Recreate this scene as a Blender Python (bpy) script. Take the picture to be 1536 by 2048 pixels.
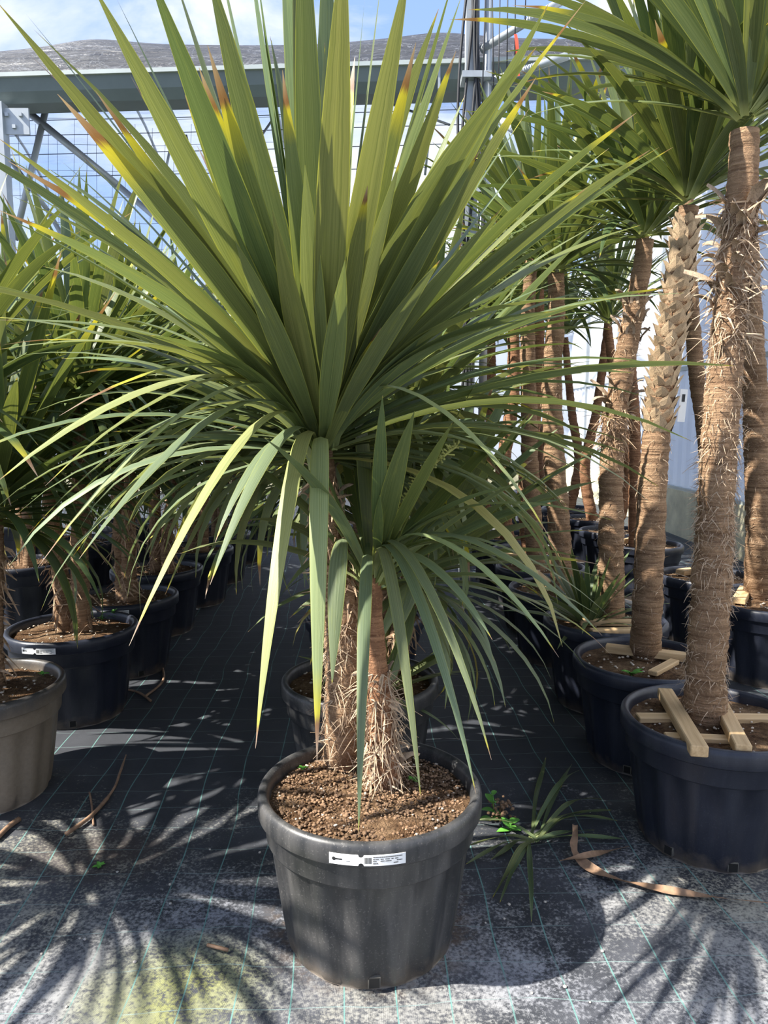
import bpy, math, random
from mathutils import Vector, Matrix, Quaternion, noise
import numpy as np
R = math.radians
scene = bpy.context.scene
for o in list(bpy.data.objects): bpy.data.objects.remove(o)
C = scene.collection

# ------------------------------------------------------------------ camera
F = 1490.0; PITCH = R(7.0); CAM = Vector((0, 0, 1.48))
cd = bpy.data.cameras.new('camera'); cam = bpy.data.objects.new('camera', cd); C.objects.link(cam)
cd.sensor_fit = 'VERTICAL'; cd.sensor_height = 36.0; cd.lens = 36.0 * F / 2048.0
cd.clip_start = 0.05; cd.clip_end = 300
cam.location = CAM; cam.rotation_euler = (math.pi / 2 - PITCH, 0, 0)
scene.camera = cam

# ------------------------------------------------------------------ colour management
vs = scene.view_settings
vs.view_transform = 'Standard'; vs.look = 'None'; vs.gamma = 1.0; vs.use_curve_mapping = False
vs.exposure = 0.72

# ------------------------------------------------------------------ node helper
class NT:
    def __init__(s, tree): s.t = tree; s.n = tree.nodes; s.l = tree.links
    def new(s, typ, **kw):
        n = s.n.new(typ)
        for k, v in kw.items():
            if k.startswith('_'): setattr(n, k[1:], v)
        return n
    def set(s, sock, v):
        if hasattr(v, 'is_linked') or isinstance(v, bpy.types.NodeSocket): s.l.new(v, sock)
        else: sock.default_value = v
    def math(s, op, a, b=0.0, c=None, clamp=False):
        n = s.new('ShaderNodeMath', _operation=op); n.use_clamp = clamp
        s.set(n.inputs[0], a); s.set(n.inputs[1], b)
        if c is not None: s.set(n.inputs[2], c)
        return n.outputs[0]
    def mix(s, f, a, b, mode='MIX'):
        n = s.new('ShaderNodeMix', _data_type='RGBA', _blend_type=mode)
        s.set(n.inputs[0], f)
        s.set(n.inputs[6], a if not isinstance(a, tuple) else (*a[:3], 1)); s.set(n.inputs[7], b if not isinstance(b, tuple) else (*b[:3], 1))
        return n.outputs[2]
    def ramp(s, f, p0, p1):
        n = s.new('ShaderNodeMapRange'); n.clamp = True
        s.set(n.inputs[0], f); n.inputs[1].default_value = p0; n.inputs[2].default_value = p1
        return n.outputs[0]
    def coord(s, which='Object'): return s.new('ShaderNodeTexCoord').outputs[which]
    def scale(s, v, sc, rot=(0, 0, 0)):
        n = s.new('ShaderNodeMapping'); s.l.new(v, n.inputs[0]); n.inputs['Scale'].default_value = sc; n.inputs['Rotation'].default_value = rot
        return n.outputs[0]
    def noise(s, v, sc, det=3.0, rough=0.55, dist=0.0):
        n = s.new('ShaderNodeTexNoise'); s.l.new(v, n.inputs['Vector'])
        n.inputs['Scale'].default_value = sc; n.inputs['Detail'].default_value = det
        n.inputs['Roughness'].default_value = rough; n.inputs['Distortion'].default_value = dist
        return n.outputs[0]
    def bump(s, h, strength, dist):
        n = s.new('ShaderNodeBump'); n.inputs['Strength'].default_value = strength; n.inputs['Distance'].default_value = dist
        s.l.new(h, n.inputs['Height']); return n.outputs[0]
def mat(name):
    m = bpy.data.materials.new(name); m.use_nodes = True
    t = NT(m.node_tree); b = t.n['Principled BSDF']; return m, t, b

# ------------------------------------------------------------------ world: blue sky with broken white cloud
w = bpy.data.worlds.new('world'); scene.world = w; w.use_nodes = True
t = NT(w.node_tree); bg = t.n['Background']
v = t.scale(t.coord('Generated'), (1.0, 1.0, 1.7))
cl = t.noise(v, 3.1, 7, 0.58, 0.35)
cf = t.ramp(cl, 0.42, 0.62)
sepd = t.new('ShaderNodeSeparateXYZ'); t.l.new(t.coord('Generated'), sepd.inputs[0])
blue = t.mix(t.ramp(sepd.outputs[2], 0.0, 0.7), (0.46, 0.63, 0.95), (0.25, 0.42, 0.88))
t.l.new(t.mix(cf, blue, (0.93, 0.95, 1.0)), bg.inputs[0]); bg.inputs[1].default_value = 0.78

# ------------------------------------------------------------------ sun: from the left, a little on the camera's side
sd = bpy.data.lights.new('sun', 'SUN'); sun = bpy.data.objects.new('sun', sd); C.objects.link(sun)
sd.energy = 8.2; sd.angle = R(0.7); sd.color = (1.0, 0.955, 0.87)
sun.rotation_euler = Vector((0.46, 0.13, -0.52)).to_track_quat('-Z', 'Y').to_euler()
sun.location = (-6, -2, 9)

# ------------------------------------------------------------------ pixel helpers
cP, sP = math.cos(PITCH), math.sin(PITCH)
def ray(px, py):
    u = (px - 768) / F; q = (py - 1024) / F
    return Vector((u, cP - q * sP, -sP - q * cP))
def atZ(px, py, z):
    d = ray(px, py); return CAM + d * ((z - CAM.z) / d.z)
GZ = 0.05                                        # level of the ground cloth
def atG(px, py, z=0.0): return atZ(px, py, z + GZ)
def atY(px, py, y):
    d = ray(px, py); return CAM + d * (y / d.y)
def at_len(px, py, base, L, side):
    d = ray(px, py).normalized(); oc = base - CAM
    tc = oc.dot(d); h2 = oc.length_squared - tc * tc
    k = math.sqrt(max(0.0, L * L - h2))
    return CAM + d * (tc + side * k)

# ------------------------------------------------------------------ object helpers
def link(o, parent=None):
    C.objects.link(o)
    if parent is not None: o.parent = parent
    return o
def mk_mesh(name, verts, faces, m=None, uv=None, smooth=True):
    me = bpy.data.meshes.new(name); me.from_pydata([tuple(p) for p in verts], [], faces)
    if m: me.materials.append(m)
    if smooth: me.polygons.foreach_set('use_smooth', [True] * len(me.polygons))
    if uv is not None:
        ul = me.uv_layers.new(name='UVMap'); idx = np.empty(len(me.loops), dtype=np.int32)
        me.loops.foreach_get('vertex_index', idx)
        ul.data.foreach_set('uv', np.asarray(uv, dtype=np.float32)[idx].ravel())
    me.update(); return me
def mobj(name, verts, faces, m, parent=None, uv=None, smooth=True, loc=None):
    o = link(bpy.data.objects.new(name, mk_mesh(name, verts, faces, m, uv, smooth)), parent)
    if loc is not None: o.location = loc
    return o
def inst(name, me, parent=None, loc=(0, 0, 0)):
    o = link(bpy.data.objects.new(name, me), parent); o.location = loc; return o
def tag(o, label=None, cat=None, group=None, kind=None):
    if label: o['label'] = label
    if cat: o['category'] = cat
    if group: o['group'] = group
    if kind: o['kind'] = kind
    return o
def empty(name, loc, label=None, cat=None, group=None):
    o = bpy.data.objects.new(name, None); o.empty_display_size = 0.1; o.location = loc; C.objects.link(o)
    return tag(o, label, cat, group)
def box(cx, cy, cz, sx, sy, sz):
    v = [(cx + a * sx / 2, cy + b * sy / 2, cz + c * sz / 2) for a in (-1, 1) for b in (-1, 1) for c in (-1, 1)]
    f = [(0, 1, 3, 2), (4, 6, 7, 5), (0, 4, 5, 1), (2, 3, 7, 6), (0, 2, 6, 4), (1, 5, 7, 3)]
    return v, f
def tube(pts, radii, n=8, cap=True):
    pts = [Vector(p) for p in pts]; V = []; Fc = []; prev = None
    for i, p in enumerate(pts):
        a = pts[max(0, i - 1)]; b = pts[min(len(pts) - 1, i + 1)]; T = (b - a).normalized()
        if prev is None:
            prev = T.orthogonal().normalized()
        s = (prev - T * prev.dot(T)).normalized(); prev = s; q = T.cross(s)
        r = radii[i] if hasattr(radii, '__len__') else radii
        for k in range(n):
            an = 2 * math.pi * k / n
            V.append(p + (s * math.cos(an) + q * math.sin(an)) * r)
    for i in range(len(pts) - 1):
        for k in range(n):
            k2 = (k + 1) % n
            Fc.append((i * n + k, i * n + k2, (i + 1) * n + k2, (i + 1) * n + k))
    if cap:
        Fc.append(tuple(range(n))[::-1]); Fc.append(tuple((len(pts) - 1) * n + k for k in range(n)))
    return V, Fc
def catmull(P, m):
    P = [Vector(p) for p in P]; out = []
    for i in range(len(P) - 1):
        p0 = P[max(0, i - 1)]; p1 = P[i]; p2 = P[i + 1]; p3 = P[min(len(P) - 1, i + 2)]
        for k in range(m):
            u = k / m
            out.append(0.5 * ((2 * p1) + (p2 - p0) * u + (2 * p0 - 5 * p1 + 4 * p2 - p3) * u * u + (3 * p1 - p0 - 3 * p2 + p3) * u ** 3))
    out.append(P[-1]); return out
class Acc:
    """collects geometry for one mesh"""
    def __init__(s): s.v = []; s.f = []
    def add(s, vf):
        o = len(s.v); s.v += list(vf[0]); s.f += [tuple(i + o for i in f) for f in vf[1]]
    def obj(s, name, m, parent=None, smooth=True): return mobj(name, s.v, s.f, m, parent, smooth=smooth)

# ------------------------------------------------------------------ materials
def leaf_material(name, attr):
    m, t, b = mat(name)
    uvn = t.new('ShaderNodeUVMap'); sep = t.new('ShaderNodeSeparateXYZ'); t.l.new(uvn.outputs[0], sep.inputs[0])
    U, V = sep.outputs[0], sep.outputs[1]
    if attr:
        a = t.new('ShaderNodeAttribute'); a.attribute_name = 'tint'; col, al = a.outputs['Color'], a.outputs['Alpha']; rnd = a.outputs['Fac']
    else:
        oi = t.new('ShaderNodeObjectInfo'); col, al, rnd = oi.outputs['Color'], oi.outputs['Alpha'], oi.outputs['Random']
    cmb = t.new('ShaderNodeCombineXYZ'); t.set(cmb.inputs[0], t.math('MULTIPLY', U, 26.0)); t.set(cmb.inputs[1], t.math('MULTIPLY', V, 1.6)); t.set(cmb.inputs[2], t.math('MULTIPLY', rnd, 37.0))
    st = t.noise(cmb.outputs[0], 1.0, 2, 0.6)
    c = t.mix(t.ramp(st, 0.3, 0.7), t.mix(1.0, col, (0.66, 0.71, 0.62), 'MULTIPLY'), t.mix(1.0, col, (1.22, 1.17, 1.15), 'MULTIPLY'))
    blot = t.noise(t.scale(cmb.outputs[0], (0.12, 3.0, 1)), 1.4, 3, 0.6)
    c = t.mix(t.math('MULTIPLY', t.ramp(blot, 0.55, 0.8), 0.35), c, (0.30, 0.33, 0.07))
    edge = t.ramp(t.math('ABSOLUTE', t.math('SUBTRACT', U, 0.5)), 0.455, 0.485)
    c = t.mix(t.math('MULTIPLY', edge, 0.5), c, (0.42, 0.44, 0.07))
    c = t.mix(t.ramp(V, 0.09, 0.0), c, (0.42, 0.48, 0.20))
    # dried tip: alpha is the dried fraction of the length
    wob = t.math('ADD', V, t.math('MULTIPLY', t.math('SUBTRACT', st, 0.5), 0.05))
    d = t.math('DIVIDE', t.math('SUBTRACT', wob, t.math('SUBTRACT', 1.0, al)), t.math('MAXIMUM', al, 0.012))
    c = t.mix(t.ramp(d, 0.0, 0.45), c, (0.50, 0.46, 0.045))
    c = t.mix(t.ramp(d, 0.48, 0.56), c, (0.22, 0.115, 0.055))
    c = t.mix(t.ramp(d, 0.6, 0.9), c, (0.36, 0.27, 0.20))
    t.l.new(c, b.inputs['Base Color']); b.inputs['Roughness'].default_value = 0.42; b.inputs['Specular IOR Level'].default_value = 0.45
    t.l.new(t.bump(st, 0.25, 0.004), b.inputs['Normal'])
    tr = t.new('ShaderNodeBsdfTranslucent'); t.l.new(t.mix(1.0, c, (1.2, 1.1, 0.68), 'MULTIPLY'), tr.inputs[0])
    ms = t.new('ShaderNodeMixShader'); ms.inputs[0].default_value = 0.27
    t.l.new(b.outputs[0], ms.inputs[1]); t.l.new(tr.outputs[0], ms.inputs[2])
    t.l.new(ms.outputs[0], t.n['Material Output'].inputs[0]); return m
LEAF = leaf_material('leaf', False); LEAF_FAR = leaf_material('leaf_mass', True)

def ground_material():
    m, t, b = mat('woven_ground_cloth'); P = t.coord('Object')
    sep = t.new('ShaderNodeSeparateXYZ'); t.l.new(P, sep.inputs[0])
    wv = t.noise(P, 0.9, 2, 0.5)
    wv2 = t.noise(P, 2.3, 2, 0.5)
    X = t.math('ADD', t.math('ADD', sep.outputs[0], t.math('MULTIPLY', sep.outputs[1], 0.055)), t.math('MULTIPLY', wv, 0.14))
    Y = t.math('ADD', t.math('ADD', sep.outputs[1], t.math('MULTIPLY', sep.outputs[0], -0.03)), t.math('MULTIPLY', wv2, 0.10))
    def lines(q, half):
        fr = t.math('ABSOLUTE', t.math('SUBTRACT', t.math('FRACT', t.math('DIVIDE', q, 0.138)), 0.5))
        return t.ramp(fr, half * 1.5 / 0.138, half * 0.6 / 0.138)
    brk = t.ramp(t.noise(P, 6.0, 2, 0.6), 0.30, 0.5)
    gx = t.math('MULTIPLY', lines(X, 0.0017), t.math('ADD', t.math('MULTIPLY', brk, 0.75), 0.2)); gy = t.math('MULTIPLY', lines(Y, 0.0013), t.math('MULTIPLY', brk, 0.6))
    # weave
    wx = t.math('ABSOLUTE', t.math('SINE', t.math('MULTIPLY', sep.outputs[0], 1300))); wy = t.math('ABSOLUTE', t.math('SINE', t.math('MULTIPLY', sep.outputs[1], 1300)))
    weave = t.math('MULTIPLY', wx, wy)
    base = t.mix(t.noise(P, 3.2, 4, 0.6), (0.024, 0.027, 0.034), (0.050, 0.054, 0.064))
    # pale mineral and algae bloom with ragged speckle
    big = t.noise(t.scale(P, (1.0, 1.0, 1.0)), 1.5, 3, 0.55, 0.4)
    fine = t.noise(P, 95.0, 6, 0.75); mid = t.noise(P, 13.0, 4, 0.62)
    near = t.ramp(sep.outputs[1], 3.2, 1.7)
    amt = t.math('ADD', t.math('ADD', t.math('MULTIPLY', t.ramp(big, 0.30, 0.68), 0.50), t.math('MULTIPLY', t.math('SUBTRACT', mid, 0.5), 1.1)), t.math('SUBTRACT', t.math('MULTIPLY', near, 0.62), 0.30))
    thr = t.math('SUBTRACT', 0.755, t.math('MULTIPLY', amt, 0.42))
    sp = t.ramp(t.math('SUBTRACT', fine, thr), -0.09, 0.10)
    algc = t.mix(t.ramp(t.noise(P, 1.1, 2, 0.5), 0.38, 0.62), (0.38, 0.39, 0.43), (0.42, 0.40, 0.32))
    # yellow green patch by the lower left
    dx = t.math('ADD', sep.outputs[0], 0.52); dy = t.math('SUBTRACT', sep.outputs[1], 1.70)
    dd = t.math('ADD', t.math('MULTIPLY', dx, dx), t.math('MULTIPLY', dy, dy))
    algc = t.mix(t.ramp(t.math('ADD', dd, t.math('MULTIPLY', mid, 0.06)), 0.11, 0.03), algc, (0.33, 0.34, 0.10))
    c = t.mix(t.math('MULTIPLY', sp, 0.85), base, algc)
    dusty = t.math('MULTIPLY', t.ramp(t.noise(P, 4.0, 5, 0.65), 0.42, 0.75), t.math('ADD', t.math('MULTIPLY', near, 0.5), 0.12))
    c = t.mix(dusty, c, (0.15, 0.155, 0.18))
    # brown soil stain on the left
    ex = t.math('ADD', sep.outputs[0], 0.95); ey = t.math('SUBTRACT', sep.outputs[1], 2.32)
    ee = t.math('ADD', t.math('MULTIPLY', ex, ex), t.math('MULTIPLY', ey, t.math('MULTIPLY', ey, 3.0)))
    c = t.mix(t.math('MULTIPLY', t.ramp(t.math('ADD', ee, t.math('MULTIPLY', mid, 0.1)), 0.16, 0.03), 0.6), c, (0.07, 0.047, 0.033))
    # soil crumbs around the big pot's foot
    px = t.math('ADD', sep.outputs[0], 0.03); py = t.math('SUBTRACT', sep.outputs[1], 2.0)
    pr = t.math('SQRT', t.math('ADD', t.math('MULTIPLY', px, px), t.math('MULTIPLY', py, py)))
    ring = t.math('MULTIPLY', t.ramp(pr, 0.34, 0.24), t.ramp(t.noise(P, 30, 3, 0.6), 0.42, 0.58))
    c = t.mix(t.math('MULTIPLY', ring, 0.6), c, (0.13, 0.085, 0.05))
    c = t.mix(gx, c, (0.15, 0.32, 0.29)); c = t.mix(gy, c, (0.26, 0.36, 0.35))
    c = t.mix(0.35, c, t.mix(1.0, c, t.mix(weave, (0.55, 0.55, 0.55), (1.3, 1.3, 1.3)), 'MULTIPLY'))
    t.l.new(c, b.inputs['Base Color']); b.inputs['Roughness'].default_value = 0.62; b.inputs['Specular IOR Level'].default_value = 0.4
    h = t.math('ADD', t.math('MULTIPLY', weave, 0.15), t.math('ADD', t.math('MULTIPLY', t.noise(P, 5, 3, 0.5), 1.6), t.math('MULTIPLY', fine, 0.3)))
    t.l.new(t.bump(h, 0.5, 0.012), b.inputs['Normal']); return m
GROUND = ground_material()

def pot_material(name, base, dust, amount, mud=False):
    m, t, b = mat(name); P = t.coord('Object'); sep = t.new('ShaderNodeSeparateXYZ'); t.l.new(P, sep.inputs[0])
    oi = t.new('ShaderNodeObjectInfo'); sh = t.new('ShaderNodeVectorMath', _operation='ADD'); t.l.new(P, sh.inputs[0]); t.l.new(oi.outputs['Location'], sh.inputs[1]); Q = sh.outputs[0]
    sp = t.ramp(t.noise(Q, 190, 2, 0.6), 0.60, 0.70)
    streak = t.noise(t.scale(Q, (14, 14, 1.6)), 1.0, 4, 0.6)
    f = t.math('MULTIPLY', t.math('ADD', t.math('MULTIPLY', sp, 0.6), t.ramp(streak, 0.42, 0.8)), amount, clamp=True)
    c = t.mix(f, base, dust)
    foot = t.math('MULTIPLY', t.ramp(t.math('ADD', sep.outputs[2], t.math('MULTIPLY', t.noise(Q, 16, 4, 0.6), 0.14)), 0.125, 0.055), 0.75)
    c = t.mix(foot, c, (0.16, 0.125, 0.09))
    if mud:
        mk = t.math('MULTIPLY', t.ramp(t.noise(t.scale(Q, (5, 5, 2.2)), 1.0, 3, 0.55), 0.36, 0.46), t.ramp(t.math('ADD', sep.outputs[2], t.math('MULTIPLY', streak, 0.12)), 0.50, 0.42))
        c = t.mix(t.math('MULTIPLY', mk, 0.85), c, t.mix(t.noise(Q, 60, 3, 0.6), (0.20, 0.155, 0.11), (0.33, 0.27, 0.20)))
    t.l.new(c, b.inputs['Base Color']); b.inputs['Roughness'].default_value = 0.40
    t.l.new(t.bump(t.math('ADD', sp, t.math('MULTIPLY', streak, 0.5)), 0.15, 0.002), b.inputs['Normal']); return m
POT_BLACK = pot_material('dusty_black_plastic', (0.028, 0.029, 0.031), (0.18, 0.17, 0.16), 0.60)
POT_NAVY = pot_material('navy_black_plastic', (0.013, 0.016, 0.027), (0.085, 0.09, 0.11), 0.28)
POT_MUD = pot_material('mud_stained_black_plastic', (0.02, 0.02, 0.022), (0.16, 0.14, 0.12), 0.5, True)

def soil_material():
    m, t, b = mat('potting_soil'); P = t.coord('Object')
    oi = t.new('ShaderNodeObjectInfo'); sh = t.new('ShaderNodeVectorMath', _operation='ADD'); t.l.new(P, sh.inputs[0]); t.l.new(oi.outputs['Location'], sh.inputs[1]); Q = sh.outputs[0]
    n = t.noise(Q, 55, 5, 0.7); g = t.noise(Q, 7, 3, 0.6)
    c = t.mix(t.ramp(n, 0.35, 0.72), (0.055, 0.030, 0.017), (0.22, 0.125, 0.065))
    c = t.mix(t.math('MULTIPLY', t.ramp(g, 0.42, 0.68), 0.75), c, t.mix(t.ramp(n, 0.3, 0.65), (0.17, 0.10, 0.055), (0.44, 0.30, 0.18)))
    t.l.new(c, b.inputs['Base Color']); b.inputs['Roughness'].default_value = 0.95; b.inputs['Specular IOR Level'].default_value = 0.1
    t.l.new(t.bump(t.math('ADD', n, t.noise(Q, 160, 3, 0.7)), 1.0, 0.016), b.inputs['Normal']); return m
SOIL = soil_material()

def trunk_material(name, dark, light, ring=55.0):
    m, t, b = mat(name); P = t.coord('Object')
    r = t.noise(t.scale(P, (7, 7, ring * 1.9)), 1.0, 4, 0.65, 0.3); g = t.noise(P, 9, 4, 0.6); fi = t.noise(P, 120, 3, 0.7)
    c = t.mix(t.ramp(r, 0.33, 0.66), dark, light)
    c = t.mix(t.math('MULTIPLY', t.ramp(g, 0.45, 0.7), 0.55), c, tuple(0.62 * x for x in dark))
    c = t.mix(t.math('MULTIPLY', t.ramp(fi, 0.56, 0.7), 0.55), c, tuple(min(1, 1.5 * x) for x in light))
    t.l.new(c, b.inputs['Base Color']); b.inputs['Roughness'].default_value = 0.9; b.inputs['Specular IOR Level'].default_value = 0.15
    t.l.new(t.bump(t.math('ADD', r, t.math('MULTIPLY', fi, 0.5)), 1.0, 0.012), b.inputs['Normal']); return m
TRUNK = trunk_material('fibrous_trunk_bark', (0.17, 0.098, 0.056), (0.40, 0.26, 0.155))
TRUNK_RED = trunk_material('reddish_trunk_bark', (0.16, 0.075, 0.04), (0.37, 0.20, 0.11))

def plain(name, col, rough=0.6, metal=0.0, var=0.25, sc=20.0, bump=0.0, stretch=(1, 1, 1)):
    m, t, b = mat(name); n = t.noise(t.scale(t.coord('Object'), stretch), sc, 4, 0.6)
    t.l.new(t.mix(t.ramp(n, 0.3, 0.7), tuple(c * (1 - var) for c in col), tuple(min(1, c * (1 + var)) for c in col)), b.inputs['Base Color'])
    b.inputs['Roughness'].default_value = rough; b.inputs['Metallic'].default_value = metal
    if bump: t.l.new(t.bump(n, bump, 0.01), b.inputs['Normal'])
    return m
FIBRE = plain('dry_fibre', (0.40, 0.27, 0.17), 0.9, var=0.4, sc=40)
FIBRE_TAN = plain('pale_dry_fibre', (0.46, 0.34, 0.23), 0.9, var=0.3, sc=40)
HUSK = plain('papery_dry_husk', (0.36, 0.265, 0.18), 0.8, var=0.4, sc=25, bump=0.3)
SCALE = plain('tan_leaf_base', (0.46, 0.33, 0.20), 0.75, var=0.45, sc=30, bump=0.4, stretch=(1, 1, 0.4))
DRYLEAF = plain('dried_brown_leaf', (0.27, 0.165, 0.10), 0.7, var=0.35, sc=30)
GRIT = plain('perlite_grit', (0.50, 0.42, 0.33), 0.9, var=0.3, sc=30)
LUMP = plain('soil_crumb', (0.19, 0.115, 0.065), 0.95, var=0.7, sc=14)
STEEL = plain('galvanised_steel', (0.42, 0.45, 0.47), 0.45, 0.35, var=0.12, sc=6)
BEAM = plain('grey_green_gutter', (0.135, 0.165, 0.155), 0.5, 0.2, var=0.12, sc=3)
LIP = plain('pale_gutter_lip', (0.42, 0.46, 0.44), 0.5, 0.2, var=0.1, sc=3)
CABLE = plain('black_cable', (0.02, 0.021, 0.024), 0.6, var=0.2)
WIRE = plain('thin_grey_wire', (0.10, 0.11, 0.13), 0.5, 0.3, var=0.1)
RIBBON = plain('red_ribbon', (0.75, 0.07, 0.03), 0.6, var=0.15)
WHITE = plain('white_panel', (0.86, 0.87, 0.88), 0.5, var=0.04, sc=2)
RIBBED = plain('ribbed_white_sheet', (0.80, 0.82, 0.84), 0.4, var=0.06, sc=3)
CONC = plain('yellowed_concrete', (0.62, 0.57, 0.38), 0.9, var=0.22, sc=4, bump=0.3)
WEED = plain('weed_leaf', (0.10, 0.30, 0.04), 0.5, var=0.25, sc=30)
STONE = plain('pebble', (0.45, 0.41, 0.36), 0.8, var=0.3, sc=40)
TAGW = plain('white_tag_plastic', (0.86, 0.86, 0.84), 0.45, var=0.02)
INK = plain('black_ink', (0.015, 0.015, 0.015), 0.6, var=0.1)
HOLE = plain('dark_drain_hole', (0.006, 0.006, 0.006), 0.9, var=0.1)
BURR = plain('dusty_hole_edge', (0.13, 0.12, 0.10), 0.9, var=0.3, sc=60)
FLOWER = plain('withered_flower_stalk', (0.34, 0.34, 0.09), 0.7, var=0.35, sc=60)
def wood_material():
    m, t, b = mat('pale_pine'); P = t.coord('Object'); n = t.noise(t.scale(P, (3, 60, 60)), 1.0, 4, 0.6, 0.4)
    t.l.new(t.mix(t.ramp(n, 0.3, 0.7), (0.44, 0.28, 0.13), (0.68, 0.48, 0.26)), b.inputs['Base Color']); b.inputs['Roughness'].default_value = 0.75
    t.l.new(t.bump(n, 0.3, 0.004), b.inputs['Normal']); return m
WOOD = wood_material()
def film_material():
    m, t, b = mat('clear_wrinkled_film'); P = t.coord('Object')
    n = t.noise(t.scale(P, (0.8, 3.5, 3.5)), 1.6, 5, 0.6, 0.8)
    b.inputs['Base Color'].default_value = (0.85, 0.88, 0.95, 1); b.inputs['Roughness'].default_value = 0.2
    t.l.new(t.bump(n, 1.0, 0.25), b.inputs['Normal'])
    tr = t.new('ShaderNodeBsdfTransparent'); tr.inputs[0].default_value = (0.95, 0.97, 1.0, 1)
    ms = t.new('ShaderNodeMixShader'); t.set(ms.inputs[0], t.math('ADD', t.math('MULTIPLY', t.ramp(n, 0.50, 0.62), 0.14), 0.03))
    t.l.new(tr.outputs[0], ms.inputs[1]); t.l.new(b.outputs[0], ms.inputs[2]); t.l.new(ms.outputs[0], t.n['Material Output'].inputs[0]); return m
FILM = film_material()
def net_material():
    m, t, b = mat('dark_shade_net'); P = t.coord('Object')
    n = t.noise(t.scale(P, (0.7, 4, 6)), 2.5, 5, 0.65, 1.2)
    wr = t.ramp(t.math('ABSOLUTE', t.math('SUBTRACT', t.noise(P, 3.0, 5, 0.6, 1.5), 0.5)), 0.012, 0.0)
    t.l.new(t.mix(t.math('MULTIPLY', wr, 0.35), t.mix(t.ramp(n, 0.35, 0.65), (0.018, 0.019, 0.023), (0.040, 0.043, 0.050)), (0.4, 0.42, 0.46)), b.inputs['Base Color'])
    b.inputs['Roughness'].default_value = 0.5; t.l.new(t.bump(n, 0.8, 0.08), b.inputs['Normal']); return m
NET = net_material()

for m_ in (WHITE, RIBBED):
    t = NT(m_.node_tree); b_ = t.n['Principled BSDF']; trn = t.new('ShaderNodeBsdfTranslucent'); trn.inputs[0].default_value = (0.9, 0.92, 0.95, 1)
    ms = t.new('ShaderNodeMixShader'); ms.inputs[0].default_value = 0.62; t.l.new(b_.outputs[0], ms.inputs[1]); t.l.new(trn.outputs[0], ms.inputs[2]); t.l.new(ms.outputs[0], t.n['Material Output'].inputs[0])
# ================================================================== SETTING
V, Fc = box(-3.0, 7.0, GZ - 0.05, 26, 22, 0.1)
tag(mobj('floor', V, Fc, GROUND, smooth=False), kind='structure')
WX = 3.72
# right wall: concrete footing, ribbed lower sheets, flat white upper panels
a = Acc(); a.add(box(WX + 0.10, 8.0, 0.31, 0.32, 18, 0.62))
wall_r = tag(a.obj('wall_right', CONC, smooth=False), kind='structure')
for i in range(9):
    y0 = -0.6 + i * 1.8; vs_, fs_ = [], []
    n = 28
    for k in range(n + 1):
        y = y0 + 1.78 * k / n; x = WX + 0.012 * (1 if (k // 2) % 2 else -1)
        vs_ += [(x, y, 0.60), (x, y, 2.10), (x + 0.03, y, 0.60), (x + 0.03, y, 2.10)]
    for k in range(n):
        q = 4 * k; fs_ += [(q, q + 4, q + 5, q + 1), (q + 2, q + 3, q + 7, q + 6)]
    mobj('ribbed_sheet', vs_, fs_, RIBBED, wall_r, smooth=False)
    V, Fc = box(WX + 0.03, y0 + 0.89, 3.24, 0.04, 1.775, 2.24); mobj('panel', V, Fc, WHITE, wall_r, smooth=False)
    V, Fc = box(WX - 0.02, y0 + 1.79, 2.3, 0.05, 0.05, 3.4); mobj('mullion', V, Fc, STEEL, wall_r, smooth=False)
V, Fc = box(WX - 0.01, 7.0, 2.115, 0.05, 16.2, 0.05); mobj('rail', V, Fc, LIP, wall_r, smooth=False)
V, Fc = box(WX - 0.015, 7.0, 0.63, 0.07, 16.2, 0.05); mobj('rail', V, Fc, LIP, wall_r, smooth=False)
# far wall
BY = 15.0
a = Acc(); a.add(box(-5.1, BY + 0.2, 0.3, 18, 0.2, 0.6)); wall_b = tag(a.obj('wall_back', CONC, smooth=False), kind='structure')
for i in range(12):
    V, Fc = box(-13.3 + i * 1.5, BY + 0.1, 2.25, 1.47, 0.05, 3.35); mobj('panel', V, Fc, WHITE, wall_b, smooth=False)
V, Fc = box(-5.1, BY, 4.0, 18, 0.12, 0.16); mobj('rail', V, Fc, BEAM, wall_b, smooth=False)
V, Fc = box(-5.1, BY, 3.3, 18, 0.06, 0.06); mobj('rail', V, Fc, STEEL, wall_b, smooth=False)

# gutter beam: runs across, right end a little nearer
gA = Vector((-7.5, 7.29, 4.25)); gB = Vector((WX, 6.582, 4.25)); gd = (gB - gA).normalized(); gn = Vector((-gd.y, gd.x, 0))
def sweep(prof):
    V = [P + gn * p[0] + Vector((0, 0, p[1])) for P in (gA, gB) for p in prof]; n = len(prof)
    return V, [(k, (k + 1) % n, n + (k + 1) % n, n + k) for k in range(n)] + [tuple(range(n))[::-1], tuple(range(n, 2 * n))]
V, Fc = sweep([(-0.02, 0.02), (0.20, 0.02), (0.26, 0.22), (-0.10, 0.22), (-0.07, 0.10)])
beam = tag(mobj('trim_1', V, Fc, BEAM, smooth=False), 'grey green steel gutter beam under the dark shade net', kind='structure')
V, Fc = sweep([(-0.125, 0.205), (0.28, 0.205), (0.28, 0.24), (-0.125, 0.24)]); mobj('gutter_lip', V, Fc, LIP, beam, smooth=False)
for s in (0.33, 0.55, 0.71, 0.93):
    P = gA.lerp(gB, s); V, Fc = box(P.x, P.y - 0.075, P.z + 0.12, 0.02, 0.04, 0.20); mobj('joint_strap', V, Fc, STEEL, beam, smooth=False)
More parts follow.
